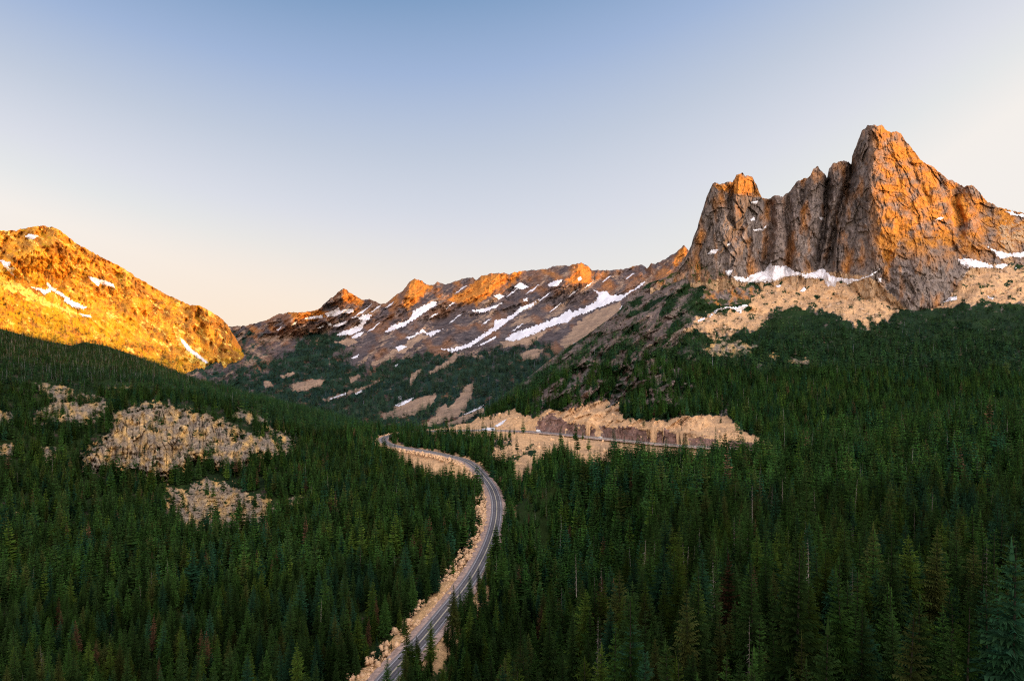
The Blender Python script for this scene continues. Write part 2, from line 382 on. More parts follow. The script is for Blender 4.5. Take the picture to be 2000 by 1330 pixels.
E_lines = [
 [(640,1800,120),(1000,1800,100),(1400,1800,78),(2000,1800,68),(2400,1800,62)],
 [(640,1560,235),(760,1560,222),(1000,1560,165),(1400,1560,112),(1800,1560,98),(2000,1560,92),(2400,1560,85)],
 [(640,1450,264),(760,1400,272),(850,1330,298),(1000,1330,235),(1200,1330,195),(1400,1330,168),(1800,1330,142),(2000,1330,132),(2400,1330,120)],
 [(640,1440,268),(790,1330,302),(850,1240,350),(920,1150,405),(1000,1150,368),(1200,1150,325),(1400,1150,300),(1600,1150,282),(1800,1150,262),(2000,1150,248),(2400,1150,225)],
 [(640,1435,270),(790,1322,306),(850,1235,352),(920,1145,410),(960,1080,470),(985,1016,560),(1020,1004,552),(1100,1000,510),(1200,1000,480),(1400,1000,452),(1600,1000,440),(1800,1000,428),(2000,1000,415),(2400,1000,390)],
 [(640,1433,271),(790,1320,307),(850,1233,353),(920,1143,412),(960,1078,472),(985,1008,575),(1000,992,590),(1020,976,600),(1040,962,610),(1070,940,605),(1100,916,602),(1160,928,600),(1190,910,610),(1250,912,620),(1320,920,620),(1400,912,625),(1490,895,645),(1600,865,710),(1800,835,800),(2000,808,850),(2400,770,900)],
]
def E_disp(px, py, d):
    e = smooth01(985, 1080, px)
    return (fbm(px / 120, py / 60, 3, 121, 0.5) * 0.03 * d + fbm(px / 15, py / 9, 3, 125, 0.5) * 0.004 * d) * e

A = Land('A', 330, 1420, 1.3, A_lines, [20, 50, 75, 110], A_disp, jag=1.6)
B = Land('B', -300, 570, 1.2, B_lines, [40, 50, 80], B_disp, jag=1.8)
C = Land('C', -260, 1000, 2.6, C_lines, [24, 40, 50, 60, 60, 40, 40], C_disp)
D1 = Land('D1', 1270, 2250, 0.95, D1_lines, [26, 100, 190], D1_disp, jag=2.4)
D2 = Land('D2', 680, 2350, 2.0, D2_lines, [24, 20, 3, 24, 34, 50, 50, 40], D2_disp)
E = Land('E', 640, 2400, 4.0, E_lines, [16, 16, 26, 30, 30], E_disp)
for L_ in (C, D2, E): bench(L_)
def below_road(L):
    P = L.P; dd, z, sd = road_dist(P[..., 0], P[..., 1])
    near = smooth01(600, 480, P[..., 1]) * (sd > 0)
    lim = z - 1.5 - 27 * smooth01(7, 46, dd) + np.maximum(dd - 50, 0) * 0.42
    k = (dd < 110) & (near > 0)
    P[..., 2] = np.where(k, np.minimum(P[..., 2], lim * near + P[..., 2] * (1 - near)), P[..., 2])
below_road(E); below_road(C)

# ------------------------------------------------------------------ node helpers and materials
def new_mat(name):
    m = bpy.data.materials.new(name); m.use_nodes = True
    nt = m.node_tree; nt.nodes.clear()
    return m, nt
class N:
    def __init__(self, nt): self.nt = nt
    def node(self, t, **k):
        n = self.nt.nodes.new(t)
        for a, b in k.items(): setattr(n, a, b)
        return n
    def put(self, sock, v):
        if v is None: return
        if hasattr(v, 'is_linked') or isinstance(v, bpy.types.NodeSocket): self.nt.links.new(v, sock)
        else: sock.default_value = v
    def pos(self, sx=1, sy=1, sz=1):
        g = self.node('ShaderNodeNewGeometry'); m = self.node('ShaderNodeVectorMath', operation='MULTIPLY')
        self.put(m.inputs[0], g.outputs['Position']); m.inputs[1].default_value = (sx, sy, sz)
        return m.outputs[0]
    def noise(self, vec, scale, detail=4, rough=0.55):
        n = self.node('ShaderNodeTexNoise'); self.put(n.inputs['Vector'], vec)
        n.inputs['Scale'].default_value = scale; n.inputs['Detail'].default_value = detail; n.inputs['Roughness'].default_value = rough
        return n.outputs['Fac']
    def vor(self, vec, scale, feature='F1'):
        n = self.node('ShaderNodeTexVoronoi', feature=feature); self.put(n.inputs['Vector'], vec); n.inputs['Scale'].default_value = scale
        return n
    def math(self, op, a, b=None, c=None, clamp=False):
        n = self.node('ShaderNodeMath', operation=op, use_clamp=clamp)
        self.put(n.inputs[0], a); self.put(n.inputs[1], b)
        if c is not None: self.put(n.inputs[2], c)
        return n.outputs[0]
    def step(self, x, a, b):
        n = self.node('ShaderNodeMapRange', interpolation_type='SMOOTHSTEP'); self.put(n.inputs[0], x)
        n.inputs[1].default_value = a; n.inputs[2].default_value = b
        return n.outputs[0]
    def mix(self, f, a, b, mode='MIX'):
        n = self.node('ShaderNodeMix', data_type='RGBA', blend_type=mode)
        self.put(n.inputs[0], f); self.put(n.inputs[6], a if not isinstance(a, tuple) else (*a, 1)); self.put(n.inputs[7], b if not isinstance(b, tuple) else (*b, 1))
        return n.outputs[2]
    def bump(self, h, dist, strength=1.0):
        n = self.node('ShaderNodeBump'); n.inputs['Strength'].default_value = strength; n.inputs['Distance'].default_value = dist
        self.put(n.inputs['Height'], h); return n.outputs[0]
    def out(self, col, rough=0.95, normal=None, spec=0.1):
        b = self.node('ShaderNodeBsdfPrincipled'); o = self.node('ShaderNodeOutputMaterial')
        self.put(b.inputs['Base Color'], col if not isinstance(col, tuple) else (*col, 1)); self.put(b.inputs['Roughness'], rough)
        b.inputs['Specular IOR Level'].default_value = spec
        if normal is not None: self.put(b.inputs['Normal'], normal)
        self.nt.links.new(b.outputs[0], o.inputs[0]); return b

def land_mat(name, dark, mid, light, veg, talus, extra, streak=0.5, s=1.0, stain=0.15, joint=0.5):
    """rock / vegetation / scree / tinted rock mixed by the 'mask' attribute, broken up by noise"""
    m, nt = new_mat(name); k = N(nt)
    p = k.pos(); ps = k.pos(1, 1, 0.22)
    a = k.node('ShaderNodeAttribute', attribute_name='mask'); sep = k.node('ShaderNodeSeparateColor'); nt.links.new(a.outputs['Color'], sep.inputs[0])
    big = k.noise(p, 1 / (150 * s), 2); med = k.noise(p, 1 / (28 * s), 3, 0.65); fine = k.noise(p, 1 / (7 * s), 2, 0.7); st = k.noise(ps, 1 / (11 * s), 3, 0.65)
    t = k.math('ADD', k.math('MULTIPLY', med, 1 - streak), k.math('MULTIPLY', st, streak))
    rock = k.mix(k.step(t, 0.36, 0.52), dark, mid)
    rock = k.mix(k.step(t, 0.52, 0.68), rock, light)
    rock = k.mix(k.math('MULTIPLY', k.step(big, 0.45, 0.68), stain), rock, k.mix(0.5, mid, extra))
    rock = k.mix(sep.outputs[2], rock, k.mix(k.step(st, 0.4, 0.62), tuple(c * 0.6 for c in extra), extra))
    if joint:
        jn = k.math('ABSOLUTE', k.math('SUBTRACT', k.noise(k.pos(1, 1, 0.16), 1 / (16 * s), 2, 0.5), 0.5)); jf = k.math('SUBTRACT', 1.0, k.step(jn, 0.0, 0.022))
        rock = k.mix(k.math('MULTIPLY', jf, joint), rock, tuple(c * 0.35 for c in dark))
    wob = k.math('MULTIPLY', k.math('SUBTRACT', k.math('ADD', med, fine), 1.0), 0.9)
    vg = k.mix(k.step(fine, 0.35, 0.65), tuple(c * 0.55 for c in veg), veg)
    vg = k.mix(k.step(big, 0.4, 0.65), vg, k.mix(0.5, vg, (veg[0] * 1.7, veg[1] * 1.35, veg[2] * 0.8)))
    tl = k.mix(k.step(fine, 0.3, 0.7), tuple(c * 0.62 for c in talus), talus)
    tl = k.mix(k.math('MULTIPLY', k.step(med, 0.48, 0.72), 0.4), tl, k.mix(0.6, mid, talus))
    ch = k.noise(k.pos(1, 1, 0.3), 1 / (45 * s), 3, 0.6); tl = k.mix(k.math('MULTIPLY', k.step(ch, 0.42, 0.66), 0.55), tl, k.mix(0.55, tuple(c * 0.62 for c in talus), mid))
    col = k.mix(k.step(k.math('ADD', sep.outputs[1], wob), 0.38, 0.62), rock, tl)
    col = k.mix(k.step(k.math('ADD', sep.outputs[0], wob), 0.4, 0.62), col, vg)
    k.out(col, 0.95, k.bump(k.noise(p, 1 / (5 * s), 3, 0.7), 3 * s, 0.6), 0.05)
    return m

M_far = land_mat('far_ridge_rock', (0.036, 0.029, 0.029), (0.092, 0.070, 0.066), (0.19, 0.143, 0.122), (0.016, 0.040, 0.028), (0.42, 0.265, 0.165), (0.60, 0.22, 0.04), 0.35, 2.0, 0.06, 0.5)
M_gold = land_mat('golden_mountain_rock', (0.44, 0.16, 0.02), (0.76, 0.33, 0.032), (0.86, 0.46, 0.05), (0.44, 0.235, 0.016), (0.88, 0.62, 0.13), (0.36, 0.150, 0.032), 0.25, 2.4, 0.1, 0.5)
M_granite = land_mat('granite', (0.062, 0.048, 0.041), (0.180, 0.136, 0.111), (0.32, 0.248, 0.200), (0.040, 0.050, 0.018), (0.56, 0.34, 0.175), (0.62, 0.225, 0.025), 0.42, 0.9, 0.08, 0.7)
M_slope = land_mat('slope_ground', (0.055, 0.046, 0.041), (0.145, 0.117, 0.098), (0.30, 0.243, 0.198), (0.012, 0.028, 0.011), (0.69, 0.395, 0.19), (0.24, 0.130, 0.096), 0.35, 0.7, 0.1, 0.6)
M_floor = land_mat('forest_floor', (0.03, 0.024, 0.018), (0.05, 0.04, 0.03), (0.10, 0.075, 0.055), (0.016, 0.030, 0.009), (0.62, 0.36, 0.16), (0.16, 0.09, 0.05), 0.3, 0.6, 0.1, 0)
M_cliff = land_mat('outcrop_rock', (0.085, 0.064, 0.050), (0.235, 0.175, 0.122), (0.47, 0.36, 0.24), (0.010, 0.024, 0.008), (0.45, 0.30, 0.17), (0.66, 0.38, 0.12), 0.65, 0.5, 0.25, 0.8)

def simple_mat(name, col, rough=0.8, spec=0.3, metal=0.0, var=0.25, scale=2.0):
    m, nt = new_mat(name); k = N(nt)
    n = k.noise(k.pos(), scale, 4)
    c = k.mix(k.step(n, 0.3, 0.7), tuple(x * (1 - var) for x in col), tuple(min(1, x * (1 + var * 0.4)) for x in col))
    b = k.out(c, rough, None, spec); b.inputs['Metallic'].default_value = metal
    return m
def snow_mat():
    m, nt = new_mat('old_snow'); k = N(nt)
    n = k.noise(k.pos(), 1 / 9, 5, 0.65); n2 = k.noise(k.pos(), 1 / 40, 3)
    c = k.mix(k.step(n, 0.32, 0.62), (0.58, 0.51, 0.485), (0.81, 0.76, 0.74)); c = k.mix(k.math('MULTIPLY', k.step(n2, 0.5, 0.75), 0.4), c, (0.74, 0.65, 0.60))
    k.out(c, 0.7, k.bump(n, 2.5, 0.5), 0.2); return m
M_snow = snow_mat()
def foliage_mat(name, gain=0.9):
    m, nt = new_mat(name); k = N(nt)
    a = k.node('ShaderNodeAttribute', attribute_name='Col'); oi = k.node('ShaderNodeObjectInfo')
    br = k.math('MULTIPLY_ADD', oi.outputs['Random'], 1.1 * gain, 0.42 * gain)
    v = k.node('ShaderNodeVectorMath', operation='SCALE'); nt.links.new(a.outputs['Color'], v.inputs[0]); nt.links.new(br, v.inputs['Scale'])
    d = k.node('ShaderNodeBsdfDiffuse'); o = k.node('ShaderNodeOutputMaterial')
    nt.links.new(v.outputs[0], d.inputs[0]); nt.links.new(d.outputs[0], o.inputs[0]); return m
M_leaf = foliage_mat('conifer_needles')
M_bark = simple_mat('conifer_bark', (0.016, 0.014, 0.009), 0.95, 0.05, var=0.5, scale=3)
M_dead = simple_mat('weathered_dead_wood', (0.26, 0.21, 0.17), 0.95, 0.05, var=0.5, scale=2)

# ------------------------------------------------------------------ cover masks: R vegetation, G scree, B rock tint with painted sun and shade
A_FOREST = [[(575,668),(600,652),(660,650),(690,662),(662,690),(720,722),(760,704),(800,694),(860,696),(930,690),(985,682),(1040,672),(1100,695),(1200,640),(1300,600),(1300,870),(330,870),(330,790),(440,740),(520,715),(560,690)]]
A_TAN = [[(514,744),(528,746),(535,754),(518,756)],[(566,751),(608,740),(636,742),(625,752),(593,765),(572,763)],[(682,738),(700,730),(703,738),(684,747)],[(723,708),(740,702),(760,690),(770,680),(777,684),(755,702),(735,713),(724,715)],
 [(548,735),(572,725),(577,730),(550,739)],[(495,664),(520,655),(545,655),(575,648),(570,656),(540,668)],[(438,656),(456,654),(460,665),(445,667)],[(978,668),(1000,660),(1040,652),(1075,642),(1040,668),(985,680)],
 [(1165,606),(1212,588),(1214,608),(1180,632),(1146,656),(1105,684),(1095,672),(1130,628)],[(824,829),(886,788),(911,752),(925,748),(924,768),(906,805),(880,820),(839,835)],[(765,817),(770,794),(812,778),(851,768),(849,786),(809,811)],[(742,806),(767,803),(766,817),(748,818)],
 [(790,672),(815,655),(836,656),(810,672),(790,690),(770,690)],[(655,668),(690,660),(700,668),(680,676)],[(630,780),(676,766),(720,752),(740,740),(742,744),(712,760),(670,774),(634,784)],[(872,705),(890,690),(905,690),(888,706),(860,722),(840,732),(836,728)],
 [(850,800),(870,790),(880,800),(860,812)],[(800,740),(812,722),(822,722),(812,742),(800,752)],[(862,832),(905,812),(945,795),(948,800),(910,822),(880,836)],[(1015,690),(1045,680),(1062,684),(1050,700),(1022,704)]]
A_SUNLIT = [[(671,560),(709,585),(705,598),(672,590)],[(799,553),(812,542),(834,555),(846,560),(824,580),(802,603),(784,600)],[(870,585),(905,566),(930,548),(941,537),(1000,533),(985,554),(960,577),(930,594),(890,592)],[(1000,531),(1022,528),(1006,553),(990,560)],[(1136,511),(1160,530),(1152,554),(1103,554),(1118,538)],[(1330,485),(1338,478),(1343,495),(1318,522),(1314,512)],[(556,610),(600,608),(622,603),(637,612),(625,624),(575,624)]]  # outlines of the sunlit peak faces, their light painted as orange rock
def A_mask(px, py, P):
    f = soft(px, py, A_FOREST, 10, 16, 20, 5); t = soft(px, py, A_TAN, 2.5, 3, 9, 6)
    n = fbm(px / 16, py / 11, 4, 7)
    west = smooth01(580, 480, px) * smooth01(635, 650, py)
    veg = np.maximum(f * (0.78 + 0.5 * n), west * (0.42 + 0.6 * n)) * (1 - t)
    tal = np.maximum(t, 0.2 + 0.6 * fbm((px * 0.55 + py * 0.83) / 16, (px * 0.83 - py * 0.55) / 60, 3, 8))
    red = smooth01(0.1, 0.7, fbm(px / 45, py / 35, 3, 9) + 0.1) * 0.5
    top = np.interp(px, [q[0] for q in A_TOP], [q[1] for q in A_TOP]); red = np.maximum(red * 0.5, smooth01(70, 20, py - top) * np.clip(0.1 + 0.7 * fbm(px / 30, py / 25, 3, 10), 0, 0.6)); red = np.maximum(red, soft(px, py, A_SUNLIT, 4, 5, 9, 17)); tal = tal * (1 - red)  # orange tint stands in for sunlight on crest and lit faces
    return np.stack([np.clip(veg, 0, 1), np.clip(tal, 0, 1), red, np.ones_like(px)], -1)
def B_mask(px, py, P):
    top = np.interp(px, [q[0] for q in B_TOP], [q[1] for q in B_TOP])
    u = (px * 0.62 - py * 0.78); v = (px * 0.78 + py * 0.62)
    n = fbm(v / 38, u / 12, 4, 12, 0.6)
    low = smooth01(60, 170, py - top)
    veg = np.clip(0.08 + 0.5 * low + 0.6 * n + 0.5 * smooth01(430, 500, px), 0, 1)
    gul = soft(px, py, [[(-40,500),(0,530),(45,560),(100,590),(150,612),(180,620),(140,612),(60,585),(0,555),(-40,540)],[(340,640),(352,655),(385,690),(415,712),(430,715),(450,700),(420,722),(380,705),(350,672)]], 5, 6, 10, 13)
    tal = np.clip(0.08 + 0.7 * fbm(v / 30, u / 9, 4, 14, 0.6) + gul, 0, 1)
    red = np.clip(0.12 + 0.9 * fbm(v / 60, u / 22, 4, 15, 0.6) + 0.75 * smooth01(385, 450, px + 14 * n) + 0.3 * smooth01(60, 25, py - top), 0, 0.9)  # brown rock patches, plus shade painted over the mountain's right end
    return np.stack([veg * (1 - gul), tal, red, np.ones_like(px)], -1)
def C_mask(px, py, P):
    n = fbm(px / 25, py / 14, 4, 22); dd, z, sd = road_dist(P[..., 0], P[..., 1])
    em = soft(px, py, T_EMB, 4, 6, 9, 48); t = np.clip(0.1 + 0.5 * fbm(px / 12, py / 8, 3, 23), 0, 0.4) + smooth01(20, 12, dd) + em
    return np.stack([np.clip(0.85 + 0.5 * n, 0, 1) * smooth01(11, 20, dd) * (1 - em), t, n * 0 + 0.2, n * 0 + 1], -1)
def D1_mask(px, py, P):
    n = fbm(px / 30, py / 24, 4, 32)
    low = smooth01(470, 560, py) * smooth01(1480, 1380, px)
    veg = np.clip(low * (0.42 + 0.7 * n), 0, 1)
    foot = np.interp(px, [1270,1400,1500,1600,1700,1740,1790,1850,1900,2000,2250], [570,552,540,530,542,575,625,600,515,522,530])
    tal = np.clip(smooth01(-14, 10, py - foot) + low * 0.3, 0, 1) * 0.9
    tal = np.maximum(tal, smooth01(1900, 1980, px) * smooth01(420, 450, py) * (0.45 + 0.6 * n))
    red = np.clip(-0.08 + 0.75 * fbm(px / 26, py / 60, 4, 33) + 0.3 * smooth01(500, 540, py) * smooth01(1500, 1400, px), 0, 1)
    red = np.maximum(red, 0.8 * soft(px, py, [[(1395,356),(1410,362),(1430,356),(1440,340),(1470,344),(1490,388),(1475,380),(1440,380),(1405,372)]], 5, 6, 10, 35))  # sunlight on the left tower's top painted into the rock tint
    red = np.maximum(red, 0.9 * smooth01(1690, 1725, px) * smooth01(530, 470, py) * np.clip(0.72 + 1.0 * n, 0.1, 1))  # main tower's right face: sunlight put into the rock colour
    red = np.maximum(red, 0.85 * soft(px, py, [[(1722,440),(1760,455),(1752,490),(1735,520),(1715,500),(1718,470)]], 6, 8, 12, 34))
    return np.stack([veg, tal, red, np.ones_like(px)], -1)
T_UP = [[(1335,650),(1385,612),(1458,600),(1482,560),(1560,538),(1700,544),(1735,580),(1800,588),(1850,555),(1880,515),(2100,520),(2100,592),(1900,592),(1760,602),(1700,640),(1600,604),(1520,600),(1480,642),(1400,655)]]
T_ROAD = [[(848,838),(900,829),(985,812),(1000,800),(1040,815),(1070,800),(1100,803),(1150,788),(1168,783),(1205,786),(1216,818),(1300,822),(1330,812),(1420,812),(1450,838),(1505,866),(1490,895),(1400,900),(1300,915),(1190,900),(1160,920),(1100,880),(1060,905),(1020,940),(985,968),(958,940),(946,915),(938,898),(962,878),(1000,862),(940,856),(850,848)],
 [(880,835),(930,812),(960,812),(1000,800),(985,838)],[(965,830),(990,812),(1000,806),(996,830),(975,838)]]
T_DARK = [[(1046,842),(1052,822),(1072,808),(1085,812),(1108,826),(1140,831),(1160,836),(1166,858),(1100,848)],[(1172,834),(1200,836),(1232,833),(1262,842),(1270,864),(1180,858)],[(1276,846),(1300,838),(1322,850),(1326,868),(1280,865)],[(1345,858),(1372,852),(1400,860),(1398,871),(1350,871)],[(1418,863),(1450,860),(1478,868),(1470,877),(1420,874)]]
T_EMB = [[(736,850),(748,882),(790,917),(840,942),(880,952),(925,957),(948,942),(928,914),(905,900),(868,892),(809,880),(765,868)]]
G_SPOT = [[(935,892),(960,872),(985,862),(1000,866),(975,885),(945,905)],[(985,900),(1010,880),(1040,868),(1060,872),(1050,886),(1010,905)],[(925,895),(945,905),(935,920),(925,905)]]
def D2_mask(px, py, P):
    n = fbm(px / 18, py / 12, 4, 42, 0.6); rocky = smooth01(1400, 1290, px) * smooth01(985, 1090, px) * smooth01(815, 785, py)
    tu = soft(px, py, T_UP, 10, 14, 18, 43); tr = soft(px, py, T_ROAD, 4, 6, 10, 44); g = soft(px, py, G_SPOT, 4, 7, 8, 46)
    dd, z, sd = road_dist(P[..., 0], P[..., 1])
    tr = np.maximum(tr, smooth01(26, 14, dd))
    wall = soft(px, py, T_DARK, 2, 5, 6, 45) * np.clip(0.85 + 0.5 * n, 0.3, 1); tr = np.maximum(tr, soft(px, py, T_EMB, 4, 6, 9, 48))
    nd = fbm((px * 0.6 + py * 0.8) / 16, (px * 0.8 - py * 0.6) / 60, 3, 47)
    veg = np.clip((0.95 + 0.4 * n) * (1 - rocky * np.clip(0.62 + 1.2 * nd, 0.1, 1)), 0, 1) * (1 - tr) * (1 - tu * np.clip(0.86 - 0.7 * n, 0, 1))
    veg = np.maximum(veg, g * (0.45 + 0.5 * n))
    tal = np.clip(np.maximum(tu, tr) + rocky * (0.1 + 0.3 * n), 0, 1) * (1 - wall) - 0.6 * wall
    red = np.clip(0.1 + wall + rocky * 0.2, 0, 1)
    return np.stack([veg, tal, red, np.ones_like(px)], -1)
def E_mask(px, py, P):
    n = fbm(px / 30, py / 20, 3, 52); dd, z, sd = road_dist(P[..., 0], P[..., 1])
    return np.stack([np.clip(0.85 + 0.4 * n, 0, 1) * smooth01(11, 20, dd), 0.1 + 0.9 * smooth01(24, 12, dd), n * 0 + 0.1, n * 0 + 1], -1)

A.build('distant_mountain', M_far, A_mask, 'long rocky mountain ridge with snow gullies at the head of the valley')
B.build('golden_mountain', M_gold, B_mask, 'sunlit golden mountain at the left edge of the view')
C.build('valley_slope', M_floor, C_mask, 'forested valley slope on the left below the golden mountain')
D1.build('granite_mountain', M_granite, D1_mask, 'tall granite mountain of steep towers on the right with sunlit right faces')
D2.build('mountain_slope', M_slope, D2_mask, 'scree and forest slope below the granite towers with the road cut')
E.build('near_hillside', M_floor, E_mask, 'near forested hillside right of the road')

# ground sheet below everything, out to the horizon
gv = [(-30000, -6000, -330), (30000, -6000, -330), (30000, 40000, -330), (-30000, 40000, -330)]
g_ = mesh_obj('ground', gv, [(0, 1, 2, 3)], simple_mat('valley_ground', (0.03, 0.045, 0.02), 0.95, 0.05, var=0.5, scale=0.01)); tag(g_, kind='structure')

# ------------------------------------------------------------------ unseen ridge to the right, added and shaped to throw the evening shadow
U = (math.cos(SUN_A), math.sin(SUN_A)); TE = math.tan(SUN_EL); W0 = 5200.0
def uw(P): return P[0] * U[0] + P[1] * U[1], P[0] * SH[0] + P[1] * SH[1]
def need(L, px, py, extra=0):
    P = pt(np.array(float(px)), np.array(float(py)), L.dist(np.array(float(px)), np.array(float(py))))
    u, w = uw(P); return (u, P[2] + extra + (W0 - w) * TE)
prof = [(-3000, 1150), (-500, 1150), (600, 1100), (1500, 900)]
prof += [need(D1, 1600, 470), need(D1, 1700, 440), need(D1, 1850, 512), need(D1, 1960, 470), need(D1, 2050, 450)]
prof += [need(B, 0, 665), need(B, 100, 680), need(B, 250, 700), need(B, 340, 706), need(B, 395, 690), need(B, 440, 672), need(B, 480, 690), need(B, 530, 722)]
prof += [need(A, 1345, 520), need(A, 1140, 565), need(A, 1010, 590), need(A, 930, 605), need(A, 800, 622), need(A, 680, 618), need(A, 640, 622), need(A, 560, 630), need(A, 460, 636), (8500, 1200)]
prof.sort()
pu = np.array([p[0] for p in prof]); ph = np.array([p[1] for p in prof])
us = np.arange(-3000, 8500, 60.0)
hs = np.interp(us, pu, ph)
for _ in range(2): hs[1:-1] = (hs[:-2] + 2 * hs[1:-1] + hs[2:]) / 4
hs += fbm(us / 160, us * 0, 4, 201) * 22
prow = []
for dw, dz in ((-2600, -900), (-1700, -560), (-900, -260), (-350, -90), (0, 0), (350, -110), (1000, -420), (2200, -900)):
    w = W0 + dw + fbm(us / 300, us * 0 + dw, 3, 203) * 120 * (dw != 0)
    z = np.maximum(hs + dz + fbm(us / 250, us * 0 + dw, 3, 205) * 60 * (dw != 0), -320)
    prow.append(np.stack([w * SH[0] + us * U[0], w * SH[1] + us * U[1], z], -1))
RP = np.array(prow); nr, nc = RP.shape[:2]; ix = np.arange(nr * nc).reshape(nr, nc)
rid = mesh_obj('unseen_shadow_ridge', RP.reshape(-1, 3), np.stack([ix[:-1, :-1], ix[1:, :-1], ix[1:, 1:], ix[:-1, 1:]], -1).reshape(-1, 4), M_far)
fattr(rid.data, 'mask', np.tile(np.array([[0.4, 0.4, 0.2, 1.0]]), (nr * nc, 1)), 'FLOAT_COLOR'); tag(rid, kind='structure')
# ------------------------------------------------------------------ patches that lie on the land: snow, outcrops
def patch(name, L, poly, mat, step=1.0, off=2.0, bulge=0.0, rough=0.0, warp=2.2, fr=5.0, seed=0, cell=None, label=None, cat=None, group=None, kind=None, lip=0.0):
    xs = [q[0] for q in poly]; ys = [q[1] for q in poly]; mrg = 3
    gx = np.arange(min(xs) - mrg, max(xs) + mrg, step); gy = np.arange(min(ys) - mrg, max(ys) + mrg, step)
    px, py = np.meshgrid(gx, gy)
    sd = poly_sd(px, py, poly) + fbm(px / fr, py / fr, 3, 300 + seed, 0.6) * warp
    d = L.dist(px, py)
    k = smooth01(0, 22, sd)
    e = np.clip(sd / 3.0, 0, 1)
    d2 = d - off * (0.25 + 0.75 * e) - bulge * k * (1 + 0.5 * fbm(px / 30, py / 60, 3, 310 + seed))
    if cell:
        _, v = cells((px + 4 * noise(px / 9, py / 9, 320)) / cell[0], py / cell[1], 330 + seed); d2 -= (v - 0.35) * rough * k
        if cell[0] > 7:
            st_ = py / 17 + 1.3 * noise(px / 45, py / 45, 325); d2 += (st_ - np.floor(st_)) ** 2 * rough * 0.45 * k     # ledges
            d2 += np.exp(-(noise(px / 13, py / 60, 326) / 0.05) ** 2) * rough * 0.5 * k
        _, v = cells(px / (cell[0] * 0.42), py / (cell[1] * 0.42), 340 + seed); d2 -= (v - 0.5) * rough * 0.35 * e
    if mat is M_snow:
        ds = d.copy()
        for _ in range(7):
            q = np.pad(ds, 1, mode='edge'); ds = (q[:-2, 1:-1] + q[2:, 1:-1] + q[1:-1, :-2] + q[1:-1, 2:] + 2 * q[1:-1, 1:-1]) / 6
            ds = np.minimum(ds, d)
        d2 = ds - off * (0.25 + 0.75 * e)
    P = pt(px, py, d2)
    ins = sd > 0
    c = ins[:-1, :-1] & ins[1:, :-1] & ins[:-1, 1:] & ins[1:, 1:]
    idx = np.arange(px.size).reshape(px.shape)
    f = np.stack([idx[:-1, :-1][c], idx[1:, :-1][c], idx[1:, 1:][c], idx[:-1, 1:][c]], -1)
    if len(f) < 2: return None
    used = np.unique(f); re = np.full(px.size, -1); re[used] = np.arange(len(used)); f = re[f]
    o = mesh_obj(name, P.reshape(-1, 3)[used], f, mat, smooth=(mat is M_snow))
    if mat in (M_cliff, M_granite, M_slope):
        m = np.zeros((len(used), 4)); m[:, 3] = 1; kk = k.ravel()[used]
        m[:, 0] = np.clip(0.62 - kk * 0.47 + 0.55 * fbm(px / 12, py / 8, 3, 350 + seed).ravel()[used], 0, 0.9); m[:, 2] = np.clip(0.2 + 0.9 * fbm(px / 16, py / 22, 3, 360 + seed).ravel()[used], 0, 1)
        fattr(o.data, 'mask', m, 'FLOAT_COLOR')
    tag(o, label, cat, group, kind); return o

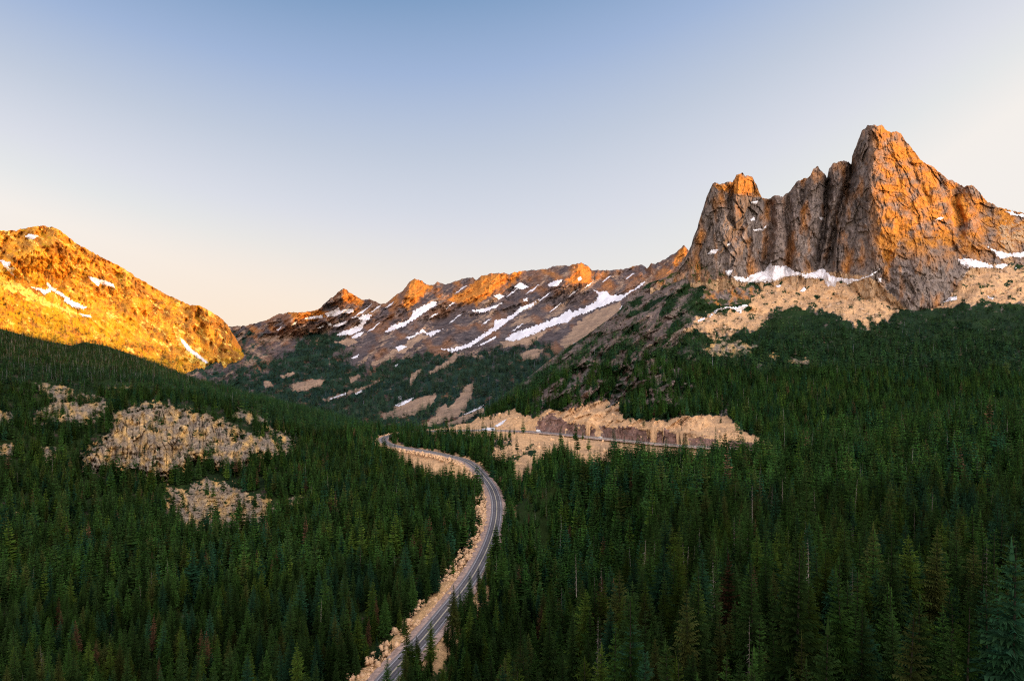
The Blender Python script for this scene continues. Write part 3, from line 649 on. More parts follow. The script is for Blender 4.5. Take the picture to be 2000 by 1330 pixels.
SNOW = [
 (D1, 'D', [(1428,538),(1457,542),(1472,535),(1493,529),(1505,508),(1509,517),(1525,520),(1537,518),(1552,530),(1570,535),(1588,532),(1606,523),(1620,535),(1635,542),(1674,545),(1700,536),(1719,526),(1701,540),(1674,550),(1648,559),(1627,567),(1603,570),(1612,559),(1600,545),(1573,544),(1558,538),(1534,542),(1508,551),(1484,553),(1466,555),(1440,550)], 'broad white snowfield along the foot of the granite towers, the largest on the right'),
 (D1, 'D', [(1416,529),(1432,526),(1430,532),(1424,541),(1418,536)], 'small snow tongue at the left end of the broad snowfield under the towers'),
 (D2, 'D', [(1384,619),(1400,603),(1419,599),(1442,599),(1456,593),(1461,597),(1445,612),(1436,606),(1419,603),(1404,607),(1389,619)], 'curved snow strip under the dark rounded knoll below the left tower'),
 (D2, 'D', [(1362,625),(1377,619),(1378,624),(1364,629)], 'snow scrap just left of the curved strip under the dark knoll'),
 (D1, 'D', [(1469,448),(1490,446),(1497,439),(1497,446),(1490,451),(1474,453)], 'curved snow ledge halfway up the wall left of the main tower'),
 (D1, 'D', [(1465,395),(1482,391),(1480,399),(1471,400)], 'snow patch in the notch right of the sunlit left tower'),
 (D1, 'D', [(1600,424),(1609,424),(1610,431),(1602,430)], 'round snow spot on the shaded wall left of the main tower'),
 (D1, 'D', [(1465,429),(1473,422),(1476,431),(1467,433)], 'small snow spot above the curved snow ledge on the wall'),
 (D1, 'D', [(1381,496),(1389,488),(1405,486),(1398,496),(1386,498)], 'ragged snow patch low on the left flank of the left tower'),
 (D1, 'D', [(1418,478),(1427,473),(1427,479),(1420,481)], 'tiny snow spot above the ragged patch on the left tower flank'),
 (D1, 'D', [(1871,507),(1885,504),(1909,508),(1941,518),(1939,523),(1897,524),(1876,518)], 'bright snow band under the sunlit rock right of the main tower'),
 (D1, 'D', [(1941,519),(1962,514),(1974,521),(2000,526),(2060,534),(2060,541),(2000,536),(1968,530),(1950,524)], 'snow band running to the right edge above the tan scree'),
 (D1, 'D', [(1928,481),(1944,489),(1971,495),(2000,492),(2060,489),(2060,504),(2000,504),(1971,502),(1955,507),(1941,496)], 'highest snow band at the right edge beneath the brown ridge'),
 (D2, 'D', [(1850,513),(1870,513),(1862,524),(1874,533),(1860,544),(1862,551),(1844,555),(1851,542),(1849,529),(1866,522)], 'snow gully hanging down from the left end of the bright snow band'),
 (D2, 'D', [(1820,585),(1837,581),(1870,578),(1869,586),(1837,592),(1821,594)], 'long low snow strip just above the tree line at right'),
 (D2, 'D', [(1730,568),(1742,576),(1760,574),(1750,582),(1736,578)], 'small snow crescent at the foot of the dark buttress'),
 (D1, 'D', [(1715,543),(1722,543),(1722,552),(1715,552)], 'upper snow spot left of the dark buttress'),
 (D2, 'D', [(1724,551),(1730,548),(1725,564),(1718,565)], 'slim snow streak left of the dark buttress'),
 (D2, 'D', [(1928,578),(1941,580),(1941,585),(1929,583)], 'small snow dash on the scree near the right edge'),
 (D1, 'D', [(1825,430),(1834,424),(1847,424),(1835,432)], 'snow ledge on the sunlit right face of the main tower'),
 (D1, 'D', [(1962,412),(1974,414),(2000,419),(2040,424),(2040,430),(2000,425),(1974,421)], 'snow strip on the skyline at the right edge'),
 (D2, 'D', [(1513,557),(1525,556),(1526,561),(1516,562)], 'tiny snow scrap in the tan scree below the broad snowfield'),
 (D2, 'D', [(1561,569),(1570,560),(1576,566),(1568,571)], 'small snow fleck low on the scree below the broad snowfield'),
 (A, 'A', [(633,613),(648,607),(662,600),(665,607),(676,603),(690,603),(693,609),(680,613),(668,612),(655,618),(640,619)], 'jagged snow patch right under the pointed pyramid peak'),
 (A, 'A', [(686,620),(700,618),(712,614),(727,614),(720,625),(712,634),(706,646),(690,653),(672,656),(657,655),(668,647),(690,640),(703,632),(700,622)], 'wide snowfield below and right of the pointed pyramid peak'),
 (A, 'A', [(684,659),(700,649),(713,648),(705,656),(692,662)], 'small snow tail under the snowfield of the pointed peak'),
 (A, 'A', [(618,641),(635,632),(635,637),(622,643)], 'short snow dash lower left of the pointed peak'),
 (A, 'A', [(637,627),(646,631),(649,638),(641,637)], 'snow wedge between dashes below the pointed peak'),
 (A, 'A', [(649,635),(665,630),(680,625),(679,631),(662,638),(652,639)], 'slanting snow strip left of the wide snowfield'),
 (A, 'A', [(593,621),(610,617),(631,615),(631,621),(612,623),(596,625)], 'sunlit snow line on the shoulder left of the pointed peak'),
 (A, 'A', [(750,649),(766,634),(799,625),(808,606),(822,599),(846,588),(852,586),(852,597),(828,612),(808,626),(778,643),(760,648)], 'diagonal snowfield under the sunlit summit in the middle'),
 (A, 'A', [(790,659),(805,656),(825,642),(834,649),(866,642),(840,659),(831,652),(822,650),(800,663)], 'forked snow patch below the middle diagonal snowfield'),
 (A, 'A', [(772,678),(784,673),(797,677),(778,687)], 'small snow wedge left of the tan gully'),
 (A, 'A', [(685,699),(703,690),(698,699),(688,701)], 'small snow streak above the dark trees left of centre'),
 (A, 'A', [(769,715),(779,708),(775,718)], 'tiny snow scrap among dark trees below the forked patch'),
 (A, 'A', [(860,681),(888,679),(917,670),(938,655),(964,638),(965,625),(989,621),(1006,610),(1015,599),(1036,593),(1054,584),(1037,600),(1018,609),(995,626),(972,644),(941,662),(926,674),(905,683),(882,689)], 'long curving snow gully in the centre of the distant ridge'),
 (A, 'A', [(929,677),(947,667),(972,654),(966,662),(946,673)], 'slim snow strip beside the bottom of the long gully'),
 (A, 'A', [(987,661),(1003,649),(1015,646),(1036,639),(1063,629),(1099,614),(1112,603),(1117,609),(1140,601),(1164,588),(1167,576),(1159,565),(1170,570),(1185,566),(1191,575),(1217,576),(1238,564),(1261,547),(1256,557),(1233,571),(1214,586),(1194,591),(1173,600),(1143,612),(1120,619),(1108,631),(1078,637),(1051,649),(1015,664),(995,668)], 'longest snow gully of the distant ridge, rising right to the notch'),
 (A, 'A', [(1003,561),(1016,550),(1025,556),(1036,561),(1020,566)], 'snow patch below the crest right of the sunlit cliffs'),
 (A, 'A', [(1069,555),(1081,549),(1101,544),(1090,559),(1072,561)], 'snow patch left of the sunlit triangular summit'),
 (A, 'A', [(1127,544),(1134,539),(1137,546),(1130,550)], 'sunlit snow spot on the face of the triangular summit'),
 (A, 'A', [(1209,604),(1217,593),(1225,584),(1224,595),(1214,608)], 'short steep snow streak beneath the notch'),
 (A, 'A', [(1092,698),(1104,686),(1119,676),(1120,665),(1126,677),(1111,689),(1096,700)], 'hooked snow streak in the dark forest under the longest gully'),
 (A, 'A', [(962,577),(977,574),(987,579),(974,586)], 'small snow cap patch under the sunlit cliffs'),
 (A, 'A', [(920,602),(929,605),(947,601),(965,597),(982,590),(971,601),(944,611),(923,609)], 'thin snow ledge below the sunlit cliffs'),
 (A, 'A', [(1021,584),(1030,581),(1031,589),(1023,589)], 'snow dot at the head of the long central gully'),
 (A, 'A', [(769,792),(788,782),(810,775),(800,785),(779,795)], 'old snow patch on the tan bank above the hairpin'),
 (A, 'A', [(776,776),(786,770),(785,780),(779,781)], 'snow scrap above the old patch over the hairpin'),
 (A, 'A', [(643,778),(660,772),(677,766),(677,771),(659,776),(645,781)], 'thin snow streak on the valley floor trees'),
 (A, 'A', [(692,768),(708,760),(708,765),(696,771)], 'short snow dash in the valley right of the thin streak'),
 (D2, 'D', [(932,839.5),(951,834),(966,835),(967,840.5),(950,841)], 'dirty snow bank beside the upper road'),
 (D2, 'D', [(965,832),(978,823),(991,817),(983,827),(972,834)], 'snow strip on the tan bank above the upper road'),
 (D2, 'D', [(904,849),(918,844),(917,852),(907,856)], 'small snow heap below the upper road'),
 (A, 'A', [(901,810),(928,798),(945,790),(940,797),(916,808)], 'narrow snow streak on the scree left of the upper road'),
 (B, 'B', [(47,462),(56,457),(79,460),(65,468),(54,467)], 'sunlit snow patch just under the top of the golden mountain'),
 (B, 'B', [(-60,488),(0,505),(12,511),(22,511),(19,522),(31,524),(25,534),(31,543),(17,531),(0,512),(-60,496)], 'snow gully at the left edge of the golden mountain'),
 (B, 'B', [(59,560),(80,564),(94,565),(90,551),(96,551),(102,560),(119,570),(131,579),(142,587),(173,601),(160,605),(142,600),(125,590),(125,582),(101,569),(86,577),(74,568)], 'branching snow gully, the largest on the golden mountain'),
 (B, 'B', [(170,538),(181,541),(202,547),(222,554),(225,565),(208,559),(196,554),(193,561),(184,554),(175,546)], 'snow patch at mid height on the right of the golden mountain'),
 (B, 'B', [(351,659),(361,665),(373,680),(390,693),(409,709),(402,710),(382,697),(365,684),(355,670)], 'thin sunlit snow line down the gully at the golden mountain foot'),
 (B, 'B', [(154,611),(178,616),(179,621),(160,618)], 'small snow dash under the branching gully'),
]
TS = [(708,608,44),(735,602,26),(760,596,22),(900,566,30),(1000,572,26),(1040,566,34),(1064,580,30),(890,622,34),(730,640,30),(845,618,26),(1120,572,24),(1150,556,20),(950,628,24),(1085,600,30),(880,596,22),(1010,640,30),(1185,545,22),(1230,540,24),(575,632,18),(545,642,16)]
rs = random.Random(4)
for (x_, y_, l_) in TS:
    n_ = 7; up = []; dn = []
    for q_ in range(n_):
        t_ = q_ / (n_ - 1); cx_ = x_ + l_ * (t_ - 0.5) * 0.85; cy_ = y_ - l_ * (t_ - 0.5) * 0.62 + rs.uniform(-1.6, 1.6); w_ = 0.8 + 1.7 * math.sin(math.pi * t_) * rs.uniform(0.6, 1.2)
        up.append((cx_, cy_ - w_)); dn.append((cx_, cy_ + w_))
    SNOW.append((A, 'T', up + dn[::-1], 'thin slanting snow streak in a gully of the distant ridge'))
GN = {'T': 'thin snow streaks in the gullies of the distant ridge', 'D': 'snow patches around the granite towers', 'A': 'snow patches on the distant ridge', 'B': 'snow patches on the golden mountain'}
for i, (L, g, poly, lab) in enumerate(SNOW):
    big = (max(q[0] for q in poly) - min(q[0] for q in poly)) > 60
    patch('snow_patch', L, poly, M_snow, step=0.8, off=(5 if L in (D1, D2) else 9), warp=(2.4 if big else 0.3 if g == 'T' else 1.0), fr=(5 if big else 3), seed=i, label=lab, cat='snow patch', group=GN[g])

ROCKS = [
 (C, [(223,799),(285,782),(332,784),(361,794),(399,801),(437,818),(480,838),(530,850),(575,872),(585,892),(540,900),(500,894),(474,920),(430,922),(385,905),(358,925),(330,938),(302,945),(264,928),(223,930),(158,922),(150,885),(190,860),(214,837)], 34, 15, (22, 44), 'large tan rock cliff in the forest on the left, with vertical cracks', 'rock cliff'),
 (C, [(437,792),(494,801),(537,826),(578,852),(612,882),(570,880),(530,846),(494,832),(456,816)], 8, 8, (11, 10), 'slanting rock rib running right from the top of the large cliff', 'rock rib'),
 (C, [(62,746),(119,751),(157,765),(207,777),(212,806),(170,836),(130,832),(95,830),(60,834),(71,794),(96,785),(76,768)], 10, 9, (14, 14), 'pale rock outcrop at upper left between the trees', 'rock outcrop'),
 (C, [(-40,780),(0,789),(24,806),(34,822),(0,832),(-40,830)], 8, 8, (12, 12), 'rock outcrop cut by the left edge of the view', 'rock outcrop'),
 (C, [(328,940),(340,953),(361,951),(399,932),(451,939),(480,958),(518,965),(548,990),(545,1022),(498,1044),(451,1056),(420,1048),(351,1044),(328,1026),(314,980)], 3, 6, (3.2, 2.6), 'grey-tan boulder field below the large cliff', 'boulder field'),
 (C, [(556,972),(612,962),(610,996),(560,1004)], 2, 5, (5, 4), 'small boulder patch right of the boulder field', 'boulder field'),
 (C, [(68,1037),(91,1035),(96,1070),(72,1082)], 3, 4, (7, 7), 'small rock outcrop low on the left slope', 'rock outcrop'),
 (C, [(-30,1086),(32,1085),(28,1103),(-30,1104)], 3, 4, (7, 7), 'low rock ledge at the left edge', 'rock outcrop'),
 (C, [(0,868),(24,862),(40,880),(20,896),(-20,890)], 4, 5, (7, 9), 'small rock face at the left edge below the pale outcrop', 'rock outcrop'),
 (C, [(610,868),(628,862),(634,880),(616,886)], 3, 4, (5, 5), 'lone pale rock right of the large cliff', 'rock outcrop'),
 (C, [(520,935),(560,925),(575,940),(540,950)], 3, 4, (5, 5), 'scattered rocks between the cliff and the boulder patch', 'rock outcrop'),
 (C, [(20,1000),(60,985),(66,1010),(30,1025)], 3, 4, (6, 6), 'low rocky knob in the trees at far left', 'rock outcrop'),
 (C, [(209,755),(261,750),(265,763),(211,771)], 4, 4, (9, 6), 'short rock step above the large cliff', 'rock outcrop'),
 (C, [(75,870),(110,872),(120,900),(85,905)], 4, 5, (8, 9), 'weathered rock face left of the large cliff', 'rock outcrop'),
 (D2, [(1371,681),(1401,661),(1440,662),(1466,673),(1486,670),(1464,694),(1425,701),(1389,696)], 14, 7, (16, 7), 'smooth pale rock slab in the forest below the left tower', 'rock slab'),
 (D2, [(1537,701),(1560,697),(1583,701),(1579,715),(1547,712)], 7, 5, (9, 6), 'pale boulder slab right of the smooth slab', 'rock slab'),
 (D2, [(1501,694),(1510,688),(1521,694),(1514,703),(1504,702)], 5, 4, (8, 6), 'small pale boulder between the two slabs', 'boulder'),
 (D2, [(1373,565),(1398,556),(1440,548),(1472,558),(1481,573),(1462,591),(1419,598),(1386,595),(1370,584)], 14, 12, (12, 16), 'dark rounded rock knoll under the left tower', 'rock knoll'),
 (D2, [(1240,700),(1262,690),(1235,740),(1205,790),(1180,800),(1205,750)], 12, 12, (10, 20), 'grey slanting rock rib above the road cut', 'rock rib'),
 (D2, [(1115,735),(1150,700),(1180,690),(1150,740),(1120,775),(1090,790)], 10, 12, (10, 20), 'left slanting rock rib above the road cut', 'rock rib'),
 (D2, [(1408,800),(1425,785),(1432,795),(1420,815),(1406,818)], 4, 5, (7, 9), 'grey crag at the top of the road cut scree', 'rock outcrop'),
]
RSH = [(0, 4, 5), (3,), (10, 11)]
for i, (L, poly, bul, ro, cl, lab, cat) in enumerate(ROCKS):
    patch('_'.join(cat.split()), L, poly, M_cliff if (L is C or 'slab' in cat or cat == 'boulder') else (M_granite if 'knoll' in cat else M_slope), step=1.0, off=2.0, bulge=bul, rough=ro, warp=(7 if i == 0 else 4), fr=9, seed=40 + i, cell=cl, label=lab, cat=cat, group=('rock outcrops on the forested slopes'))

def scatter(L, dens, xr=(-130, 2130)):
    """points on a land surface with a given number of trees per square metre of ground"""
    P = L.P; a = P[1:, 1:] - P[:-1, :-1]; b = P[1:, :-1] - P[:-1, 1:]
    ar = 0.5 * np.abs(a[..., 0] * b[..., 1] - a[..., 1] * b[..., 0])
    cx = (L.px[1:, 1:] + L.px[:-1, :-1]) / 2; cy = (L.py[1:, 1:] + L.py[:-1, :-1]) / 2
    Pc = (P[1:, 1:] + P[:-1, :-1]) / 2
    lam = ar * dens(cx, cy, Pc); lam[(cx < xr[0]) | (cx > xr[1])] = 0
    k = rng.poisson(np.clip(lam, 0, 40)); r, c = np.nonzero(k); rep = k[r, c]; r = np.repeat(r, rep); c = np.repeat(c, rep)
    u = rng.random(len(r)); v = rng.random(len(r))
    w = lambda M: (M[r, c].T * (1 - u) * (1 - v) + M[r, c + 1].T * u * (1 - v) + M[r + 1, c].T * (1 - u) * v + M[r + 1, c + 1].T * u * v).T
    return w(P), w(L.px), w(L.py)

# ------------------------------------------------------------------ road
def strip(name, offs, mat, i0=0, i1=None, dz=None, kind='structure', label=None):
    R = ROAD[i0:i1]; n_ = RN[i0:i1]; rows = []
    for o_, z_ in zip(offs, dz):
        rows.append(np.stack([R[:, 0] + n_[:, 0] * o_, R[:, 1] + n_[:, 1] * o_, R[:, 2] + z_], -1))
    V = np.stack(rows, 1); nr, nc = V.shape[:2]; ix = np.arange(nr * nc).reshape(nr, nc)
    o = mesh_obj(name, V.reshape(-1, 3), np.stack([ix[:-1, :-1], ix[:-1, 1:], ix[1:, 1:], ix[1:, :-1]], -1).reshape(-1, 4), mat, smooth=True)
    fattr(o.data, 'across', np.tile(np.array(offs, float), nr)); return tag(o, label, kind=kind)
def road_mat():
    m, nt = new_mat('road_asphalt'); k = N(nt)
    a = k.node('ShaderNodeAttribute', attribute_name='across').outputs['Fac']; ab = k.math('ABSOLUTE', a)
    n = k.noise(k.pos(), 0.35, 5, 0.65); n2 = k.noise(k.pos(1, 1, 1), 0.06, 3)
    c = k.mix(k.step(n, 0.3, 0.7), (0.105, 0.092, 0.088), (0.16, 0.138, 0.13)); c = k.mix(k.math('MULTIPLY', k.step(n2, 0.4, 0.7), 0.4), c, (0.17, 0.145, 0.135))
    for x in (1.1, 2.7):      # wheel tracks
        t = k.math('SUBTRACT', 1.0, k.step(k.math('ABSOLUTE', k.math('SUBTRACT', ab, x)), 0.15, 0.6)); c = k.mix(k.math('MULTIPLY', t, 0.55), c, (0.058, 0.050, 0.052))
    sh = k.step(ab, 3.75, 4.0); c = k.mix(k.math('MULTIPLY', sh, 0.75), c, (0.20, 0.165, 0.15))
    e = k.math('SUBTRACT', 1.0, k.step(k.math('ABSOLUTE', k.math('SUBTRACT', ab, 3.6)), 0.13, 0.2)); c = k.mix(k.math('MULTIPLY', e, 0.6), c, (0.60, 0.56, 0.52))
    e = k.math('SUBTRACT', 1.0, k.step(ab, 0.24, 0.34)); c = k.mix(k.math('MULTIPLY', e, 0.8), c, (0.55, 0.45, 0.28))
    k.out(c, 0.85, None, 0.2); return m
strip('road', [-5.0, -3.6, -1.8, 0, 1.8, 3.6, 5.0], road_mat(), dz=[-0.06, -0.03, 0.01, 0.05, 0.01, -0.03, -0.06], label='two lane asphalt road winding through the valley to a hairpin')
M_grav = simple_mat('shoulder_gravel', (0.42, 0.28, 0.21), 0.95, 0.05, var=0.35, scale=0.4)
strip('road_shoulder', [-9.5, -7.2, -4.9], M_grav, dz=[-0.9, -0.16, -0.1], label='pinkish gravel shoulder along the left side of the road')
strip('road_shoulder', [4.9, 6.4, 8.2], M_grav, dz=[-0.1, -0.16, -0.9], label='narrow gravel shoulder along the right side of the road')

# loose rock tipped down beside the road
def rocks_mesh(pts, sizes, seed):
    r = np.random.default_rng(seed); t = (1 + 5 ** 0.5) / 2
    ico = np.array([(-1,t,0),(1,t,0),(-1,-t,0),(1,-t,0),(0,-1,t),(0,1,t),(0,-1,-t),(0,1,-t),(t,0,-1),(t,0,1),(-t,0,-1),(-t,0,1)], float) / 1.9
    fc = np.array([(0,11,5),(0,5,1),(0,1,7),(0,7,10),(0,10,11),(1,5,9),(5,11,4),(11,10,2),(10,7,6),(7,1,8),(3,9,4),(3,4,2),(3,2,6),(3,6,8),(3,8,9),(4,9,5),(2,4,11),(6,2,10),(8,6,7),(9,8,1)])
    n = len(pts); V = ico[None] * r.uniform(0.6, 1.3, (n, 12, 1)) * sizes[:, None, None] * r.uniform(0.55, 1.2, (n, 1, 3))
    a = r.uniform(0, 6.28, n); ca, sa = np.cos(a)[:, None], np.sin(a)[:, None]
    X = V[..., 0] * ca - V[..., 1] * sa; Y = V[..., 0] * sa + V[..., 1] * ca
    V = np.stack([X, Y, V[..., 2]], -1) + pts[:, None]
    return V.reshape(-1, 3), (fc[None] + (np.arange(n) * 12)[:, None, None]).reshape(-1, 3)
M_rub = simple_mat('tan_rubble', (0.66, 0.40, 0.21), 0.95, 0.05, var=0.35, scale=0.35)
M_talus = simple_mat('talus_boulder', (0.44, 0.29, 0.18), 0.95, 0.05, var=0.5, scale=0.2)
def ground_z(L, X, Y, guess):
    z = guess.copy()
    for _ in range(6):
        px = CX + X / Y * F; py = CY - z / Y * F
        z = z + 0.0
    return z
n_ = 5200
ii = (rng.random(n_) ** 0.9 * 200).astype(int).clip(0, len(ROAD) - 2)
off = -(9.0 + rng.random(n_) ** 1.4 * (10 + 8 * noise(ii / 9.0, ii * 0.0, 401)).clip(3, 16))
q = np.stack([ROAD[ii, 0] + RN[ii, 0] * off + rng.normal(0, 1.5, n_), ROAD[ii, 1] + RN[ii, 1] * off + rng.normal(0, 1.5, n_), ROAD[ii, 2] - 0.9 - np.maximum(-off - 9, 0) * 0.02], -1)
v_, f_ = rocks_mesh(q, 0.35 + rng.pareto(2.2, n_).clip(0, 3.2) * 0.55, 5)
tag(mesh_obj('rock_rubble', v_, f_, M_rub), 'tan rock rubble tipped along the left side of the road', kind='stuff')

# boulders strewn over the scree and talus
def strew(L, polys, per, smin, smax, seed, edge=4):
    p_, x_, y_ = scatter(L, lambda px, py, P: per * soft(px, py, polys, edge, 6, 10, 44))
    r = np.random.default_rng(seed); dd, z, sd_ = road_dist(p_[:, 0], p_[:, 1]); p_ = p_[dd > 9]
    return rocks_mesh(p_ + np.array((0, 0, 0.2)), smin + r.pareto(2.0, len(p_)).clip(0, (smax - smin) / smin) * smin, seed)
v_, f_ = strew(D2, T_ROAD, 0.012, 0.5, 3.6, 15); tag(mesh_obj('scree_boulders', v_, f_, M_rub), 'boulders and broken rock on the tan scree around the upper road', kind='stuff')
v_, f_ = strew(D2, T_UP, 0.008, 0.9, 5.5, 16, 10); tag(mesh_obj('scree_boulders', v_, f_, M_talus), 'boulders strewn over the talus below the granite towers', kind='stuff')

# guard rail on the valley side of the upper leg
def find_road(px):  # index of the road point that lies on a bearing, upper leg only
    b = CX + ROAD[:, 0] / ROAD[:, 1] * F; k = np.arange(len(ROAD)) > 200
    return int(np.argmin(np.where(k, np.abs(b - px), 1e9)))
i0, i1 = find_road(1140), find_road(1440)
gr = empty('guard_rail', tuple(ROAD[i0])); tag(gr, 'pale guard rail along the valley side of the upper road', 'guard rail')
M_rail = simple_mat('galvanised_rail', (0.55, 0.47, 0.36), 0.6, 0.3, var=0.2)
R_ = ROAD[i0:i1]; n2_ = RN[i0:i1]
def at_off(o_, z_): return np.stack([R_[:, 0] + n2_[:, 0] * o_, R_[:, 1] + n2_[:, 1] * o_, R_[:, 2] + z_], -1) - ROAD[i0]
prof_ = [(5.5, 0.45), (5.6, 0.55), (5.5, 0.68), (5.6, 0.8), (5.5, 0.92), (5.42, 0.92), (5.42, 0.45), (5.5, 0.45)]
V = np.stack([at_off(a, b) for a, b in prof_], 1); nr, nc = V.shape[:2]; ix = np.arange(nr * nc).reshape(nr, nc)
mesh_obj('rail_beam', V.reshape(-1, 3), np.stack([ix[:-1, :-1], ix[:-1, 1:], ix[1:, 1:], ix[1:, :-1]], -1).reshape(-1, 4), M_rail, gr)
def boxv(cx, cy, cz, sx, sy, sz):
    return [(cx + a * sx / 2, cy + b * sy / 2, cz + c * sz / 2) for a in (-1, 1) for b in (-1, 1) for c in (-1, 1)]
BF = [(0,1,3,2),(4,6,7,5),(0,4,5,1),(2,3,7,6),(0,2,6,4),(1,5,7,3)]
pv = boxv(0, 0, 0.3, 0.16, 0.16, 1.2); pm = None
for j in range(0, len(R_)):
    c_ = at_off(5.35, 0)[j]
    if pm is None:
        po = mesh_obj('rail_post', pv, BF, M_rail, gr); pm = po
    else:
        po = pm.copy(); link(po, gr)
    po.location = tuple(c_)
# ------------------------------------------------------------------ vehicles on the upper road and a sign by the lower road
def paint(name, col, rough=0.35): return simple_mat(name, col, rough, 0.5, var=0.08)
M_white = paint('white_paint', (0.80, 0.79, 0.77)); M_darkp = paint('dark_paint', (0.045, 0.045, 0.05)); M_glass = paint('dark_glass', (0.03, 0.035, 0.04), 0.1); M_tyre = paint('tyre_rubber', (0.025, 0.025, 0.025), 0.9); M_rim = paint('grey_rim', (0.4, 0.4, 0.4), 0.4); M_red = paint('red_lamp', (0.5, 0.03, 0.02)); M_lamp = paint('clear_lamp', (0.8, 0.8, 0.75), 0.2)
def prism(profile, w, inset=0.0):
    """side outline (x, z) extruded across the width, upper points drawn in by inset"""
    zm = max(p[1] for p in profile); z0 = min(p[1] for p in profile); v = []
    for sgn in (-1, 1):
        for x, z in profile: v.append((x, sgn * (w / 2 - inset * max(0, (z - z0) / (zm - z0 + 1e-6) - 0.5) * 2), z))
    n = len(profile); f = [tuple(range(n))[::-1], tuple(range(n, 2 * n))]
    f += [(i, (i + 1) % n, n + (i + 1) % n, n + i) for i in range(n)]
    return v, f
def wheel(parent, x, y, r, wd):
    def disc(ra, hw, nm, mat, par):
        m = 18; v = []
        for s_ in (-1, 1):
            for i in range(m): a = 2 * math.pi * i / m; v.append((ra * math.cos(a), s_ * hw, ra * math.sin(a)))
        f = [tuple(range(m)), tuple(range(m, 2 * m))[::-1]] + [(i, (i + 1) % m, m + (i + 1) % m, m + i) for i in range(m)]
        return mesh_obj(nm, v, f, mat, par)
    t = disc(r, wd / 2, 'wheel', M_tyre, parent); t.location = (x, y, r); disc(r * 0.6, wd / 2 + 0.012, 'rim', M_rim, t)
def car(name, label, cat, px, lane, pmat, box=False):
    i = find_road(px); p = ROAD[i]; n = RN[i]; tdir = np.array((-n[1], n[0]))
    o = empty(name, (p[0] + n[0] * lane, p[1] + n[1] * lane, p[2] + 0.07), math.atan2(tdir[1], tdir[0])); tag(o, label, cat, 'vehicles on the upper road')
    if box:
        L, Wd, r = 6.4, 2.2, 0.4
        b = prism([(-3.2, 0.45), (1.7, 0.45), (1.75, 3.1), (-3.2, 3.1)], Wd, 0.06); mesh_obj('box_body', *b, pmat, o)
        c = prism([(1.78, 0.45), (3.3, 0.45), (3.3, 1.25), (2.85, 1.5), (2.35, 2.35), (1.78, 2.4)], 2.0, 0.12); mesh_obj('cab', *c, pmat, o)
        mesh_obj('windscreen', [(2.88, -0.8, 1.53), (2.88, 0.8, 1.53), (2.41, 0.72, 2.3), (2.41, -0.72, 2.3)], [(0, 1, 2, 3)], M_glass, o)
        for s_ in (-1, 1): mesh_obj('side_window', [(1.9, s_ * 1.0, 1.55), (2.65, s_ * 1.0, 1.55), (2.3, s_ * 0.92, 2.2), (1.9, s_ * 0.92, 2.2)], [(0, 1, 2, 3)], M_glass, o)
        mesh_obj('chassis', boxv(0, 0, 0.42, 6.3, 1.7, 0.2), BF, M_darkp, o); xs, fx = (-1.9, 2.35), 3.32
    else:
        L, Wd, r = 4.6, 1.85, 0.34
        b = prism([(-2.25, 0.28), (2.25, 0.28), (2.3, 0.62), (2.1, 0.88), (1.15, 0.98), (-2.2, 1.02), (-2.3, 0.7)], Wd, 0.08); mesh_obj('body', *b, pmat, o)
        c = prism([(1.1, 0.99), (0.35, 1.55), (-1.75, 1.58), (-2.15, 1.03)], 1.62, 0.16); mesh_obj('cabin', *c, pmat, o)
        mesh_obj('windscreen', [(1.06, -0.68, 1.04), (1.06, 0.68, 1.04), (0.42, 0.6, 1.52), (0.42, -0.6, 1.52)], [(0, 1, 2, 3)], M_glass, o)
        mesh_obj('rear_window', [(-2.14, -0.66, 1.1), (-2.14, 0.66, 1.1), (-1.82, 0.58, 1.5), (-1.82, -0.58, 1.5)], [(0, 1, 2, 3)], M_glass, o)
        for s_ in (-1, 1): mesh_obj('side_window', [(0.85, s_ * 0.83, 1.06), (0.3, s_ * 0.7, 1.5), (-1.6, s_ * 0.7, 1.5), (-1.85, s_ * 0.83, 1.06)], [(0, 1, 2, 3)], M_glass, o)
        xs, fx = (-1.4, 1.4), 2.29
    for x in xs:
        for s_ in (-1, 1): wheel(o, x, s_ * (Wd / 2 - 0.12), r, 0.24)
    for s_ in (-1, 1):
        mesh_obj('headlight', boxv(fx - 0.02, s_ * 0.7, 0.72, 0.1, 0.3, 0.16), BF, M_lamp, o); mesh_obj('tail_light', boxv(-L / 2 + (-0.02 if box else 0.02), s_ * 0.75, 0.8, 0.1, 0.2, 0.2), BF, M_red, o)
car('box_truck', 'white boxy truck on the upper road where the dark rock cut begins', 'truck', 1033, 1.9, M_white, True)
car('parked_car', 'dark car close behind the white boxy truck on the upper road', 'car', 1040, -1.9, M_darkp)
car('parked_car', 'white car on the upper road beside the guard rail, under the rock wall', 'car', 1177, 1.9, M_white)
b_ = CX + ROAD[:, 0] / ROAD[:, 1] * F; i_ = int(np.argmin(np.where(np.arange(len(ROAD)) < 90, np.abs(CY - ROAD[:, 2] / ROAD[:, 1] * F - 1132), 1e9)))
sg = empty('road_sign', (ROAD[i_, 0] + RN[i_, 0] * 7.0, ROAD[i_, 1] + RN[i_, 1] * 7.0, ROAD[i_, 2] - 0.3), 0.15); tag(sg, 'small white sign on a post at the right edge of the lower road', 'road sign')
mesh_obj('sign_post', boxv(0, 0, 1.3, 0.1, 0.1, 2.6), BF, M_rail, sg)
mesh_obj('sign_panel', boxv(0, -0.08, 2.35, 1.0, 0.04, 1.15), BF, M_white, sg)
